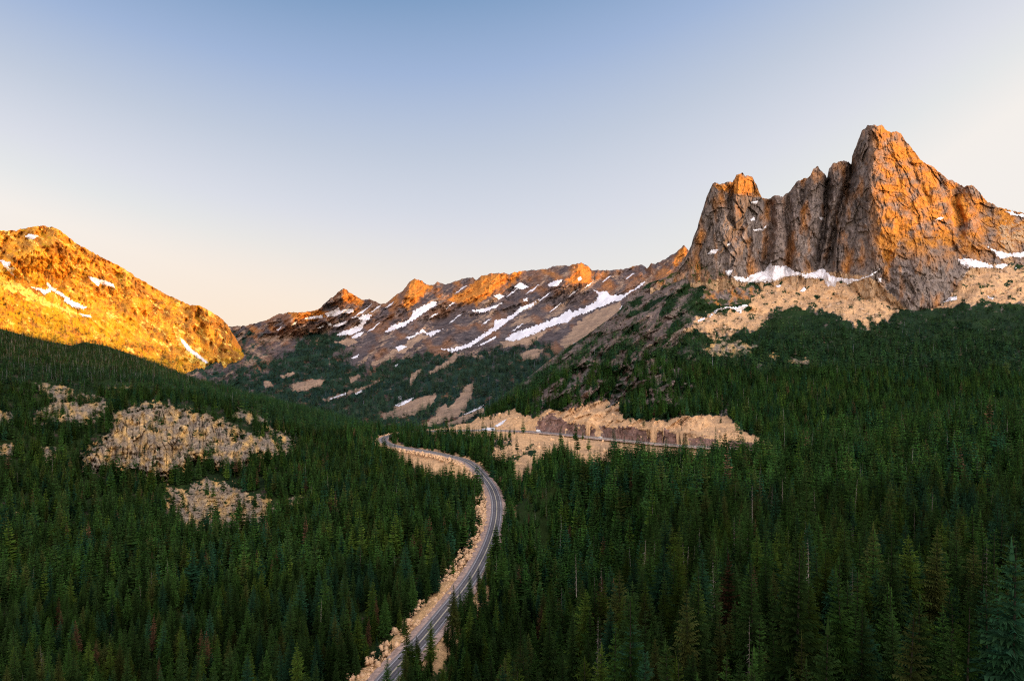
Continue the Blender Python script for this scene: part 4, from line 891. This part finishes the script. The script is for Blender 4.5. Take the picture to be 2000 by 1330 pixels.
# ------------------------------------------------------------------ conifers
KINDS = {'dark': (0.0170, 0.033, 0.0082), 'green': (0.021, 0.046, 0.009), 'yellow': (0.034, 0.053, 0.008), 'blue': (0.012, 0.033, 0.0145), 'olive': (0.034, 0.040, 0.010), 'rust': (0.062, 0.032, 0.017), 'dead': (0.155, 0.122, 0.096)}
def conifer(levels, nb, det, seed, kind, R0=0.15, base=0.10, gap=0.0, trunk=True):
    """crown of drooping sprays round a thin stem, unit height"""
    r = np.random.default_rng(seed); V = []; Fc = []; K = []
    col = np.array(KINDS[kind]); bark = np.array((0.018, 0.016, 0.010)) if kind != 'dead' else col
    def tri(a, b, c, k0, k1, k2):
        n = len(V); V.extend([a, b, c]); Fc.append((n, n + 1, n + 2)); K.extend([k0, k1, k2])
    if trunk:
        m = 5; rad = 0.0095 if kind == 'dead' else 0.011
        for i in range(m):
            a0, a1 = 2 * math.pi * i / m, 2 * math.pi * (i + 1) / m
            tri(np.array((rad * math.cos(a0), rad * math.sin(a0), -0.03)), np.array((rad * math.cos(a1), rad * math.sin(a1), -0.03)), np.array((0, 0, 0.985)), bark, bark, bark)
    dens = {'dead': 0.35, 'rust': 0.7}.get(kind, 1.0)
    for i in range(levels):
        t = (i + r.uniform(0, 0.6)) / levels; h = base + (0.985 - base) * t
        rad = R0 * (1 - t) ** 0.78 * r.uniform(0.8, 1.12) + 0.006
        if t < 0.22: rad *= 0.72 + 1.27 * t
        n = max(3, int(round(nb * dens * (0.6 + 0.5 * (1 - t)))))
        a0 = r.uniform(0, 6.28)
        for j in range(n):
            if r.random() < gap: continue
            az = a0 + 2 * math.pi * j / n + r.normal(0, 0.22); L = rad * r.uniform(0.62, 1.25)
            dr = (0.42 - 0.62 * t) * r.uniform(0.6, 1.3)       # lower boughs droop, upper ones rise
            if kind == 'dead': dr = r.uniform(0.1, 0.9); L *= r.uniform(0.2, 0.85)
            u = np.array((math.cos(az), math.sin(az), 0)); w = np.array((-math.sin(az), math.cos(az), 0))
            o = np.array((0, 0, h)); sh = r.uniform(0.72, 1.28); hue = np.array((r.uniform(0.85, 1.2), 1, r.uniform(0.8, 1.15)))
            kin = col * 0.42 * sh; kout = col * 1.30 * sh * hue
            def sp(q): return o + u * L * q + np.array((0, 0, -dr * L * q + 0.10 * L * q * q))
            if kind == 'dead':
                th = 0.003; tri(sp(0) + w * th - u * 0.004, sp(0) - w * th, sp(1), kin * 2, kin * 2, kout); continue
            if det >= 2:
                S = 5
                for s_ in range(S):
                    q0, q1 = s_ / S, (s_ + 1.1) / S; wd = L * 0.27 * (1 - 0.5 * q0) * r.uniform(0.6, 1.3)
                    for sg in (-1, 1):
                        tip = sp(min(1.1, q0 + 0.34)) + w * sg * wd + np.array((0, 0, -wd * r.uniform(0.3, 1.1)))
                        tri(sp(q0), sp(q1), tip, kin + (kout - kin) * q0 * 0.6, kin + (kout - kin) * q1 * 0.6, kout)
                tri(sp(0.8) + w * L * 0.05, sp(0.8) - w * L * 0.05, sp(1.12), kout * 0.8, kout * 0.8, kout * 1.15)
            elif det == 1:
                wd = L * 0.42 * r.uniform(0.8, 1.2)
                for sg in (-1, 1):
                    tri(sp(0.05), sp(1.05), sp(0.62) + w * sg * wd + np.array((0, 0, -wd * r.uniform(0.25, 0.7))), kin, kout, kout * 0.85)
            else:
                wd = L * 0.55
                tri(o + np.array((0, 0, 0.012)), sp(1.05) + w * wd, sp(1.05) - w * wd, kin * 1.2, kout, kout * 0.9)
    # leader
    if kind != 'dead': tri(np.array((0.008, 0, 0.93)), np.array((-0.008, 0.004, 0.93)), np.array((0, 0, 1.0)), col, col, col * 1.2)
    V = np.array(V)
    bend = 0.012 * r.uniform(-1, 1, 2); V[:, 0] += bend[0] * V[:, 2] ** 2; V[:, 1] += bend[1] * V[:, 2] ** 2
    return V, np.array(Fc), np.array(K)

VAR = ['dark', 'dark', 'dark', 'green', 'green', 'yellow', 'blue', 'olive', 'rust', 'dead']
PROB = np.array([.17, .16, .15, .16, .10, .07, .09, .06, .012, .012]); PROB /= PROB.sum()
def proto_set(lod, seed, mul=(1, 1, 1), flat=0.0):
    out = []
    for i, kd in enumerate(VAR):
        R0 = [0.15, 0.125, 0.17, 0.14, 0.115, 0.15, 0.13, 0.15, 0.11, 0.10][i]; bs = [0.10, 0.2, 0.08, 0.14, 0.22, 0.1, 0.12, 0.2, 0.25, 0.25][i]
        if lod == 2: p = conifer(32, 11, 2, seed + i, kd, R0 * 0.98, bs, 0.05)
        elif lod == 1: p = conifer(18, 8, 1, seed + i, kd, R0 * 1.1, bs, 0.05)
        else: p = conifer(9, 6, 0, seed + i, kd, R0 * 1.1, bs, 0.05, trunk=(kd in ('dead', 'rust')))
        c = p[2] * np.array(mul); c = c * (1 - flat) + c.mean() * flat
        out.append((p[0], p[1], c))
    return out

def make_forest(name, label, pos, hgt, wid, var, protos):
    V = []; Fs = []; Cs = []; pid = []; off_ = 0
    for i, (v, f, c) in enumerate(protos):
        V.append(v); Fs.append(f + off_); Cs.append(c); pid.append(np.full(len(v), i)); off_ += len(v)
    n = len(pos)
    V.append(pos); Cs.append(np.zeros((n, 3))); pid.append(np.full(n, -1))
    V = np.concatenate(V); Fs = np.concatenate(Fs); Cs = np.concatenate(Cs); pid = np.concatenate(pid)
    me = bpy.data.meshes.new(name); nf = len(Fs)
    me.vertices.add(len(V)); me.vertices.foreach_set('co', V.astype(np.float32).ravel())
    me.loops.add(nf * 3); me.loops.foreach_set('vertex_index', Fs.astype(np.int32).ravel()); me.polygons.add(nf); me.polygons.foreach_set('loop_start', np.arange(0, nf * 3, 3, dtype=np.int32)); me.update(calc_edges=True)
    me.materials.append(M_leaf)
    z = np.zeros(off_)
    fattr(me, 'Col', np.c_[Cs, np.ones(len(Cs))], 'FLOAT_COLOR'); fattr(me, 'proto', pid, 'INT'); fattr(me, 'kindno', np.r_[z, var], 'INT')
    for nm, ar in (('high', hgt), ('wide', wid), ('turn', rng.uniform(0, 6.283, n)), ('leanx', rng.normal(0, 0.03, n)), ('leany', rng.normal(0, 0.03, n))): fattr(me, nm, np.r_[z, ar])
    o = bpy.data.objects.new(name, me); link(o); tag(o, label, kind='stuff')
    g = bpy.data.node_groups.new(name, 'GeometryNodeTree')
    g.interface.new_socket('Geometry', in_out='INPUT', socket_type='NodeSocketGeometry'); g.interface.new_socket('Geometry', in_out='OUTPUT', socket_type='NodeSocketGeometry')
    nd = g.nodes.new; ln = g.links.new
    gi = nd('NodeGroupInput'); go = nd('NodeGroupOutput')
    def attr(a, t):
        q = nd('GeometryNodeInputNamedAttribute'); q.data_type = t; q.inputs[0].default_value = a
        return next(s for s in q.outputs if s.enabled and s.name == 'Attribute')
    pr = attr('proto', 'INT'); cmp = nd('FunctionNodeCompare'); cmp.data_type = 'INT'; cmp.operation = 'GREATER_EQUAL'
    ci = [s for s in cmp.inputs if s.enabled]; ln(pr, ci[0]); ci[1].default_value = 0
    sp = nd('GeometryNodeSeparateGeometry'); sp.domain = 'POINT'; ln(gi.outputs[0], sp.inputs[0]); ln(cmp.outputs[0], sp.inputs[1])
    si = nd('GeometryNodeSplitToInstances'); si.domain = 'POINT'; ln(sp.outputs[0], si.inputs[0]); ln(pr, si.inputs['Group ID'])
    ip = nd('GeometryNodeInstanceOnPoints'); ln(sp.outputs[1], ip.inputs['Points']); ln(si.outputs[0], ip.inputs['Instance']); ip.inputs['Pick Instance'].default_value = True
    ln(attr('kindno', 'INT'), ip.inputs['Instance Index'])
    cr = nd('ShaderNodeCombineXYZ'); ln(attr('leanx', 'FLOAT'), cr.inputs[0]); ln(attr('leany', 'FLOAT'), cr.inputs[1]); ln(attr('turn', 'FLOAT'), cr.inputs[2])
    cs = nd('ShaderNodeCombineXYZ'); ln(attr('wide', 'FLOAT'), cs.inputs[0]); ln(attr('wide', 'FLOAT'), cs.inputs[1]); ln(attr('high', 'FLOAT'), cs.inputs[2])
    er = nd('FunctionNodeEulerToRotation'); ln(cr.outputs[0], er.inputs[0]); ln(er.outputs[0], ip.inputs['Rotation']); ln(cs.outputs[0], ip.inputs['Scale'])
    ln(ip.outputs[0], go.inputs[0])
    md = o.modifiers.new('forest', 'NODES'); md.node_group = g
    return o

ALLROCK = {id(C): [q[1] for q in ROCKS if q[0] is C], id(D2): [q[1] for q in ROCKS if q[0] is D2]}
def C_dens(px, py, P):
    d = P[..., 1]; n = fbm(px / 26, py / 13, 4, 501); cl = fbm(P[..., 0] / 45, P[..., 1] / 45, 3, 503)
    rk = soft(px, py, [q[1] for q in ROCKS if q[0] is C and 'field' not in q[6]], 3, 4, 9, 41); bf = soft(px, py, [q[1] for q in ROCKS if q[0] is C and 'field' in q[6]], 3, 3, 8, 44)
    dd, z, sd_ = road_dist(P[..., 0], P[..., 1])
    edge = np.where(sd_ < 0, smooth01(12, 21, dd + 9 * n), smooth01(7, 11, dd))
    up = smooth01(800, 740, py) * smooth01(560, 420, px)       # thinner wood high on the slope
    rough = smooth01(640, 480, px) * smooth01(1090, 960, py) * smooth01(725, 760, py)
    dn = (1 / 19.0) * np.clip(0.95 + 0.9 * cl, 0.12, 1.3) * np.minimum(1.0, 1100 / d) * (1 - soft(px, py, T_EMB, 3, 5, 9, 48)) * (1 - rk * np.where(cl > 0.28, 0.55, 0.93)) * (1 - 0.93 * bf) * edge * (1 - 0.1 * up) * np.clip(1 - rough * (0.55 - 1.5 * n), 0.07, 1)
    return dn * (py > 560)
def E_dens(px, py, P):
    dd, z, sd_ = road_dist(P[..., 0], P[..., 1]); n = fbm(px / 40, py / 24, 3, 511)
    return (1 / 15.0) * np.where(sd_ < 0, smooth01(16, 28, dd), smooth01(11, 17, dd + 5 * n)) * np.clip(0.85 + 1.0 * n, 0.15, 1.25)
def D2_dens(px, py, P):
    d = P[..., 1]; n = fbm(px / 22, py / 13, 4, 521, 0.6); dd, z, sd_ = road_dist(P[..., 0], P[..., 1])
    tu = soft(px, py, T_UP, 12, 16, 18, 43); tr = soft(px, py, T_ROAD, 4, 6, 10, 44); rk = soft(px, py, ALLROCK[id(D2)], 3, 4, 9, 41)
    rocky = smooth01(1400, 1300, px) * smooth01(985, 1060, px) * smooth01(835, 800, py)
    dn = (1 / 24.0) * np.minimum(1, 900 / d) * (1 - np.clip(tu * (1.0 - 0.4 * (n > 0.12)), 0, 1)) * (1 - 0.985 * tr) * (1 - soft(px, py, T_EMB, 3, 5, 9, 48)) * (1 - 0.95 * rk) * np.where(sd_ < 0, smooth01(9, 14, dd), smooth01(7, 10, dd))
    top = np.interp(px, [q[0] for q in D2_lines[-1]], [q[1] for q in D2_lines[-1]])
    dn *= 1 - rocky * np.clip(0.46 - 1.0 * n - 1.5 * fbm((px * 0.6 + py * 0.8) / 16, (px * 0.8 - py * 0.6) / 60, 3, 47) * -1, 0, 0.97)
    hi = smooth01(690, 610, py) * smooth01(1340, 1440, px); dn *= 1 - hi * np.clip(0.5 - 1.0 * n, 0, 0.9)
    return dn * smooth01(2, 14, py - top)
def A_dens(px, py, P):
    n = fbm(px / 18, py / 10, 4, 531, 0.6); f = soft(px, py, A_FOREST, 10, 16, 20, 5); t = soft(px, py, A_TAN, 3, 3, 9, 6)
    west = smooth01(580, 480, px) * smooth01(650, 672, py)
    return (1 / 80.0) * np.clip(f * (0.72 + 1.0 * n) + west * 0.35 * np.clip(0.3 + 1.2 * n, 0, 1), 0, 1) * (1 - 0.98 * t) * (1 - smooth01(860, 840, py) * 0) 
def B_dens(px, py, P):
    n = fbm(px / 24, py / 14, 3, 541); top = np.interp(px, [q[0] for q in B_TOP], [q[1] for q in B_TOP])
    line = np.interp(px, [-300, 0, 60, 130, 200, 300, 400, 500], [535, 548, 590, 620, 645, 668, 712, 735])
    f = smooth01(-6, 30, py - line + 14 * n) * (0.55 + 0.4 * n) + 0.05 * smooth01(20, 60, py - top) * (n > 0.1)
    return (1 / 55.0) * np.clip(f, 0, 1)
def D1_dens(px, py, P):
    n = fbm(px / 20, py / 16, 3, 551)
    return (1 / 60.0) * np.clip(smooth01(490, 560, py) * smooth01(1460, 1360, px) * (0.25 + 0.9 * n), 0, 1) + 0.004 * smooth01(1925, 1945, px) * smooth01(12, 0, py - np.interp(px, [q[0] for q in D1_TOP], [q[1] for q in D1_TOP]))

P2 = proto_set(2, 1000); P1 = proto_set(1, 2000, (1.3, 1.5, 1.45)); P1c = proto_set(1, 2500, (1.05, 1.12, 1.1))  # mid-distance crowns lightened, haze put into the colour
P0 = proto_set(0, 3000, (1.7, 2.1, 2.7), 0.1); P0c = proto_set(0, 3500, (1.15, 1.35, 1.6), 0.05); Pf = proto_set(0, 4000, (1.5, 1.6, 3.0), 0.25); Pg = proto_set(0, 5000, (15.0, 6.6, 1.6), 0.3)  # far crowns tinted for distance haze, golden mountain's crowns for sunlight, painted in
def hv(n, mean, sp=0.34):
    h = mean * np.clip(rng.normal(1, sp, n), 0.3, 1.6); return h * np.where(rng.random(n) < 0.05, 1.3, 1.0)
def pick(n, snag=None):
    v = rng.choice(10, n, p=PROB)
    if snag is not None: v = np.where(rng.random(n) < snag, np.where(rng.random(n) < 0.75, 9, 8), v)
    return v
trees = []   # pos, px, py, height, width factor, variety, which wood
for L, fn, mean in ((C, C_dens, 17.5), (E, E_dens, 20.5), (D2, D2_dens, 16.0), (D1, D1_dens, 10.0)):
    p_, x_, y_ = scatter(L, fn); n = len(p_)
    h = hv(n, mean)
    if L is C:
        sn = 0.16 * smooth01(780, 730, y_) * smooth01(600, 420, x_); v = pick(n, sn); h *= 1 - 0.25 * smooth01(800, 720, y_)
    elif L is D2:
        v = pick(n); h *= 1 - 0.45 * smooth01(690, 600, y_); h = np.where((y_ < 905) & (x_ < 1000), h * 0.85, h)
    else: v = pick(n)
    if L is E:
        dd, z_, sd_ = road_dist(p_[:, 0], p_[:, 1]); h *= (1 - 0.4 * smooth01(45, 20, dd)) * (1 - 0.45 * smooth01(500, 560, p_[:, 1]) * smooth01(1130, 1060, x_)); v = np.where(rng.random(n) < 0.022, 9, v)
    grove = fbm(p_[:, 0] / 60, p_[:, 1] / 60, 3, 561)
    v = np.where((v < 5) & (grove > 0.42) & (rng.random(n) < 0.55), 3 + (rng.random(n) < 0.5) * 2, v); v = np.where((v < 7) & (grove < -0.42) & (rng.random(n) < 0.5), 6, v)
    trees.append(dict(p=p_, x=x_, y=y_, h=h, v=v, w=np.full(n, {id(C): 0, id(E): 1, id(D2): 1, id(D1): 1}[id(L)])))
T = {k_: np.concatenate([t[k_] for t in trees]) for k_ in ('p', 'x', 'y', 'h', 'v', 'w')}
d_ = T['p'][:, 1]
# trees on the near side of the lower road stay low enough for the road to be seen over them
i9 = np.arange(len(ROAD)) < 112; re_ = ROAD[i9] + np.c_[RN[i9] * 7.5, np.zeros(i9.sum())]
ex, ey, ed = CX + re_[:, 0] / re_[:, 1] * F, CY - re_[:, 2] / re_[:, 1] * F, re_[:, 1]
o_ = np.argsort(ex); yl = np.interp(T['x'], ex[o_], ey[o_]); dl = np.interp(T['x'], ex[o_], ed[o_])
hit = (T['w'] == 1) & (T['x'] > ex.min() - 2) & (T['x'] < ex.max() + 1) & (d_ < dl) & (T['y'] > yl - 4)
zt = (CY - (yl + rng.uniform(-6, 16, len(d_)))) / F * d_; hmax = zt - T['p'][:, 2]
free = rng.random(len(d_)) < 0.04
T['h'] = np.where(hit & ~free, np.minimum(T['h'], hmax), T['h']); keep_ = T['h'] > 3.0
T = {k_: v_[keep_] for k_, v_ in T.items()}
d_ = T['p'][:, 1]; topy = CY - (T['p'][:, 2] + T['h']) / d_ * F
print('trees', len(d_), [int((T['w'] == i).sum()) for i in (0, 1)])

# the trees that stand nearest, each a thing of its own
inview = (T['x'] > 4) & (T['x'] < 1996) & (topy < 1315) & (topy > 0)
score = np.where(inview & (T['v'] != 9), T['h'] / d_, -1); order = np.argsort(-score)[:262]
picked = np.zeros(len(d_), bool); picked[order] = True
tooclose = (d_ < 110); 
IND = [dict(p=T['p'][i], x=T['x'][i], ty=topy[i], h=T['h'][i], k=VAR[T['v'][i]], v=int(T['v'][i])) for i in order]
# striking trees, placed where the photograph shows them: (bearing, height angle of the top, distance, height, kind)
SPECIAL = [(1470,945,330,34,'dead','tall grey snag standing above the forest right of centre'),(1668,932,345,26,'dead','pale grey snag with a bare broken trunk, right of the tallest snag'),
 (1936,1012,235,29,'dead','leaning pale snag near the right edge'),(1880,1168,152,27,'dead','bare grey snag with broken branches near the lower right corner'),(1778,1085,205,25,'dead','grey snag with drooping broken boughs above the big olive tree'),
 (1968,1015,262,24,'dead','thin snag close to the right edge, behind the leaning one'),(1340,1062,265,22,'dead','slim grey snag left of the rust brown tree'),(1974,1215,142,24,'dead','reddish bare trunk in the lower right corner'),
 (1126,1080,290,18,'dead','short pale snag just right of the road bend forest'),(1556,1130,240,21,'rust','rust brown dying conifer at mid right'),(1505,1182,190,27,'rust','tall rust brown conifer near the bottom edge right of centre'),
 (1304,1180,205,27,'rust','rust brown conifer near the bottom edge in the middle'),(1720,1092,230,24,'rust','reddish topped conifer left of the big olive tree'),(977,1295,255,17,'rust','small rust brown conifer at the bottom beside the road forest'),
 (1843,985,330,19,'rust','rusty conifer high on the right among green trees'),(1344,1200,215,16,'rust','short rust conifer right of the brown one at the bottom'),
 (1812,1092,172,30,'olive','big broad olive conifer at lower right, darkest below'),(1827,1210,128,26,'yellow','bright yellow-green conifer at the bottom right, broad and full'),(1572,1110,178,31,'yellow','tall yellow-green conifer with a bushy crown right of centre'),
 (1952,1103,158,29,'olive','slender olive conifer near the right edge'),(1440,1205,160,24,'yellow','yellow-green conifer at the bottom, left of the tall rust tree'),(1640,1098,205,27,'green','tall green conifer right of the tall bushy yellow-green one'),
 (1890,1010,262,27,'dark','dark pointed conifer above the grey snag at right'),(1985,855,415,31,'green','tall layered conifer on the right edge, upper forest')]
def lab_region(x, ty):
    c = ('left of the road' if x < 700 else 'just right of the road' if x < 1060 else 'in the middle right' if x < 1400 else 'right of centre' if x < 1700 else 'toward the right edge')
    r = ('high in the near forest' if ty < 1010 else 'halfway down the near forest' if ty < 1110 else 'low in the near forest' if ty < 1210 else 'along the bottom edge')
    return c, r
CN = {'dark': 'dark green', 'green': 'mid green', 'yellow': 'yellow-green', 'blue': 'blue-green', 'olive': 'olive', 'rust': 'rust brown', 'dead': 'bare grey'}
protoobj = {}
def proto_tree(kind, idx):
    key = (kind, idx)
    if key in protoobj: return protoobj[key]
    R0 = 0.145 if kind in ('olive',) else (0.155 if kind == 'yellow' and idx == 1 else [0.135, 0.12, 0.15, 0.11][idx % 4])
    if kind == 'dead': R0 = 0.13
    v, f, c = conifer(40, 13, 2, 7000 + idx * 31 + len(protoobj), kind, R0, 0.08 + 0.07 * (idx % 3), 0.07, trunk=False)
    me = bpy.data.meshes.new('crown'); me.from_pydata([tuple(q) for q in v], [], [tuple(int(z) for z in q) for q in f]); me.update(); me.materials.append(M_leaf); fattr(me, 'Col', np.c_[c, np.ones(len(c))], 'FLOAT_COLOR')
    tv = []; tf = []; m = 7; lv = [(-0.04, 0.0155), (0.0, 0.014), (0.3, 0.0105), (0.65, 0.006), (0.97, 0.0015)]
    rr = np.random.default_rng(idx + 5)
    for zi, (z, ra) in enumerate(lv):
        for i in range(m):
            a = 2 * math.pi * i / m; tv.append((ra * math.cos(a) + 0.004 * math.sin(zi * 2 + idx), ra * math.sin(a), z))
    for zi in range(len(lv) - 1):
        for i in range(m): tf.append((zi * m + i, zi * m + (i + 1) % m, (zi + 1) * m + (i + 1) % m, (zi + 1) * m + i))
    tm = bpy.data.meshes.new('trunk'); tm.from_pydata(tv, [], tf); tm.update(); tm.materials.append(M_dead if kind == 'dead' else M_bark)
    protoobj[key] = (me, tm); return protoobj[key]
def place_tree(p, h, wdt, kind, idx, name, label, cat, group, lean=0.0):
    me, tm = proto_tree(kind, idx)
    o = empty(name, tuple(float(q) for q in p), random.uniform(0, 6.28)); o.rotation_euler = (random.gauss(0, 0.02), lean + random.gauss(0, 0.02), random.uniform(0, 6.28)); o.scale = (wdt, wdt, h)
    tag(o, label, cat, group)
    a = bpy.data.objects.new('trunk', tm); link(a, o); a.scale = (0.7, 0.7, 1)
    b = bpy.data.objects.new('branches' if kind == 'dead' else 'crown', me); link(b, o)
byg = {}
for t in IND:
    c, r = lab_region(t['x'], t['ty']); byg.setdefault((t['k'], c, r), []).append(t)
for (kd, c, r), lst in byg.items():
    lst.sort(key=lambda t: -t['h'])
    for i, t in enumerate(lst):
        base_l = f"{CN[kd]} {'dying ' if kd == 'rust' else ''}conifer {r}, {c}"
        if len(lst) == 1: lab = 'only ' + base_l
        elif i == 0: lab = 'tallest ' + base_l
        else: lab = base_l
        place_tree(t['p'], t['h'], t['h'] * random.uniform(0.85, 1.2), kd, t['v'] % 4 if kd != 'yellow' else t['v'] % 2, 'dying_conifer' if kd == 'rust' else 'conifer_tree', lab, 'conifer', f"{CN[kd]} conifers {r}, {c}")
for (bx_, ty, dist_, h, kd, lab) in SPECIAL:
    q = pt(np.array(float(bx_)), np.array(float(ty)), np.array(float(dist_))); q = q - np.array((0, 0, h))
    place_tree(q, h, h * (0.8 if kd == 'dead' else 1.2 if kd in ('yellow', 'olive') else 1.0), kd, 1 if kd in ('yellow', 'olive') else 0, 'dead_tree' if kd == 'dead' else 'dying_conifer' if kd == 'rust' else 'conifer_tree', lab, 'dead tree' if kd == 'dead' else 'conifer', 'trees that stand out of the near forest', lean=0.06 if 'leaning' in lab else 0)

rest = ~picked & ~((d_ < 95))
lod = np.where(d_ < 420, 0, np.where(d_ < 1150, 1, 2))
for wi, lab in ((0, 'dense dark conifer forest covering the left valley slope'), (1, 'dense dark conifer forest right of the road up to the towers')):
    k_ = rest & (T['w'] == wi)
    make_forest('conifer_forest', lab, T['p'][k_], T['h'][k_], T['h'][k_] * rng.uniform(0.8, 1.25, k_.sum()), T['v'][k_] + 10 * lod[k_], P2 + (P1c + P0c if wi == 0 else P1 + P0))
p_, x_, y_ = scatter(A, A_dens); n = len(p_); h = hv(n, 17); print('far trees', n)
make_forest('conifer_forest', 'hazy far conifer woods at the head of the valley below the distant ridge', p_, h, h * rng.uniform(0.9, 1.4, n), pick(n), Pf)
p_, x_, y_ = scatter(B, B_dens); n = len(p_); h = hv(n, 17); print('gold trees', n)
make_forest('conifer_forest', 'sunlit golden conifer wood on the lower golden mountain', p_, h, h * rng.uniform(0.8, 1.2, n), pick(n), Pg)
# ------------------------------------------------------------------ camera, light, sky
cam = bpy.data.cameras.new('camera'); co = bpy.data.objects.new('camera', cam); COL.objects.link(co)
cam.lens = 24; cam.sensor_width = 36; cam.clip_end = 60000; cam.clip_start = 1
co.location = (0, 0, 0); co.rotation_euler = (math.radians(90), 0, 0); scene.camera = co
sl = bpy.data.lights.new('sun', 'SUN'); so = bpy.data.objects.new('sun', sl); COL.objects.link(so)
sl.energy = 5.0; sl.angle = math.radians(0.5); sl.color = (1.0, 0.52, 0.14)
sd = Vector((SH[0] * math.cos(SUN_EL), SH[1] * math.cos(SUN_EL), math.sin(SUN_EL)))
so.rotation_euler = sd.to_track_quat('Z', 'Y').to_euler()
w = bpy.data.worlds.new('World'); scene.world = w; w.use_nodes = True
nt = w.node_tree; nt.nodes.clear(); k = N(nt)
sky = k.node('ShaderNodeTexSky', sky_type='NISHITA'); sky.sun_disc = False; sky.sun_elevation = SUN_EL; sky.sun_rotation = math.pi - SUN_A
sky.altitude = 1600; sky.air_density = 1.0; sky.dust_density = 0.6; sky.ozone_density = 2.0
tc = k.node('ShaderNodeTexCoord'); dr = tc.outputs['Generated']
nz = k.node('ShaderNodeVectorMath', operation='NORMALIZE'); nt.links.new(dr, nz.inputs[0])
sx = k.node('ShaderNodeSeparateXYZ'); nt.links.new(nz.outputs[0], sx.inputs[0]); X_, Z_ = sx.outputs[0], sx.outputs[2]
M_ = lambda a, c: k.math('MULTIPLY', a, c)
gq = k.math('ADD', M_(X_, k.math('MULTIPLY_ADD', X_, 72.71, -4.03)), M_(Z_, k.math('ADD', k.math('MULTIPLY_ADD', Z_, -229.24, -66.12), M_(X_, 95.74))))
ang = k.math('DIVIDE', k.math('SUBTRACT', k.math('ADD', gq, 239.2), 110.0), 134.0, clamp=True)
def lin(c): return tuple(((v / 255 + 0.055) / 1.055) ** 2.4 if v > 10 else v / 3294 for v in c)
rp = k.node('ShaderNodeValToRGB'); nt.links.new(ang, rp.inputs[0]); cr = rp.color_ramp; cr.interpolation = 'LINEAR'
stops = [(110, (78, 112, 160)), (140, (104, 138, 182)), (160, (128, 160, 199)), (183, (163, 184, 218)), (205, (196, 206, 223)), (223, (221, 224, 233)), (232, (231, 233, 234)), (242, (247, 242, 237))]
while len(cr.elements) < len(stops): cr.elements.new(0.5)
for e, (a_, c_) in zip(cr.elements, stops): e.position = (a_ - 110) / 134; e.color = (*lin(c_), 1)
warm = k.math('MULTIPLY', k.math('SUBTRACT', 1.0, k.step(sx.outputs[2], -0.02, 0.20)), k.math('MULTIPLY_ADD', k.step(sx.outputs[0], -0.45, 0.25), -0.65, 1.0))
colr = k.mix(warm, rp.outputs[0], lin((255, 233, 210)))
sm = k.node('ShaderNodeVectorMath', operation='SCALE'); nt.links.new(sky.outputs[0], sm.inputs[0]); sm.inputs['Scale'].default_value = 0.10
colr = k.mix(0.03, colr, sm.outputs[0])
# the sky toward the low sun, behind the viewer, is far brighter than the sky in the picture
db = k.node('ShaderNodeVectorMath', operation='DOT_PRODUCT'); nt.links.new(nz.outputs[0], db.inputs[0]); db.inputs[1].default_value = Vector((0.45, -0.85, 0.25)).normalized()
bright = k.math('MULTIPLY_ADD', k.step(db.outputs['Value'], -0.2, 0.75), 2.2, 1.0)
glow = k.node('ShaderNodeVectorMath', operation='SCALE'); nt.links.new(colr, glow.inputs[0]); nt.links.new(bright, glow.inputs['Scale']); gl = k.node('ShaderNodeVectorMath', operation='SCALE'); gl.inputs[0].default_value = (1.0, 0.83, 0.68); nt.links.new(k.math('MULTIPLY', k.step(db.outputs['Value'], -0.2, 0.75), 1.9), gl.inputs['Scale'])
ga = k.node('ShaderNodeVectorMath', operation='ADD'); nt.links.new(glow.outputs[0], ga.inputs[0]); nt.links.new(gl.outputs[0], ga.inputs[1]); colr = ga.outputs[0]
bg = k.node('ShaderNodeBackground'); bg.inputs[1].default_value = 1.0; ow = k.node('ShaderNodeOutputWorld')
nt.links.new(colr, bg.inputs[0]); nt.links.new(bg.outputs[0], ow.inputs[0])
scene.view_settings.view_transform = 'Standard'; scene.view_settings.look = 'None'; scene.view_settings.exposure = 0
scene.render.engine = 'CYCLES'; scene.cycles.max_bounces = 4; scene.cycles.diffuse_bounces = 2
scene.cycles.use_denoising = False; scene.cycles.pixel_filter_type = 'BLACKMAN_HARRIS'; scene.cycles.filter_width = 1.15
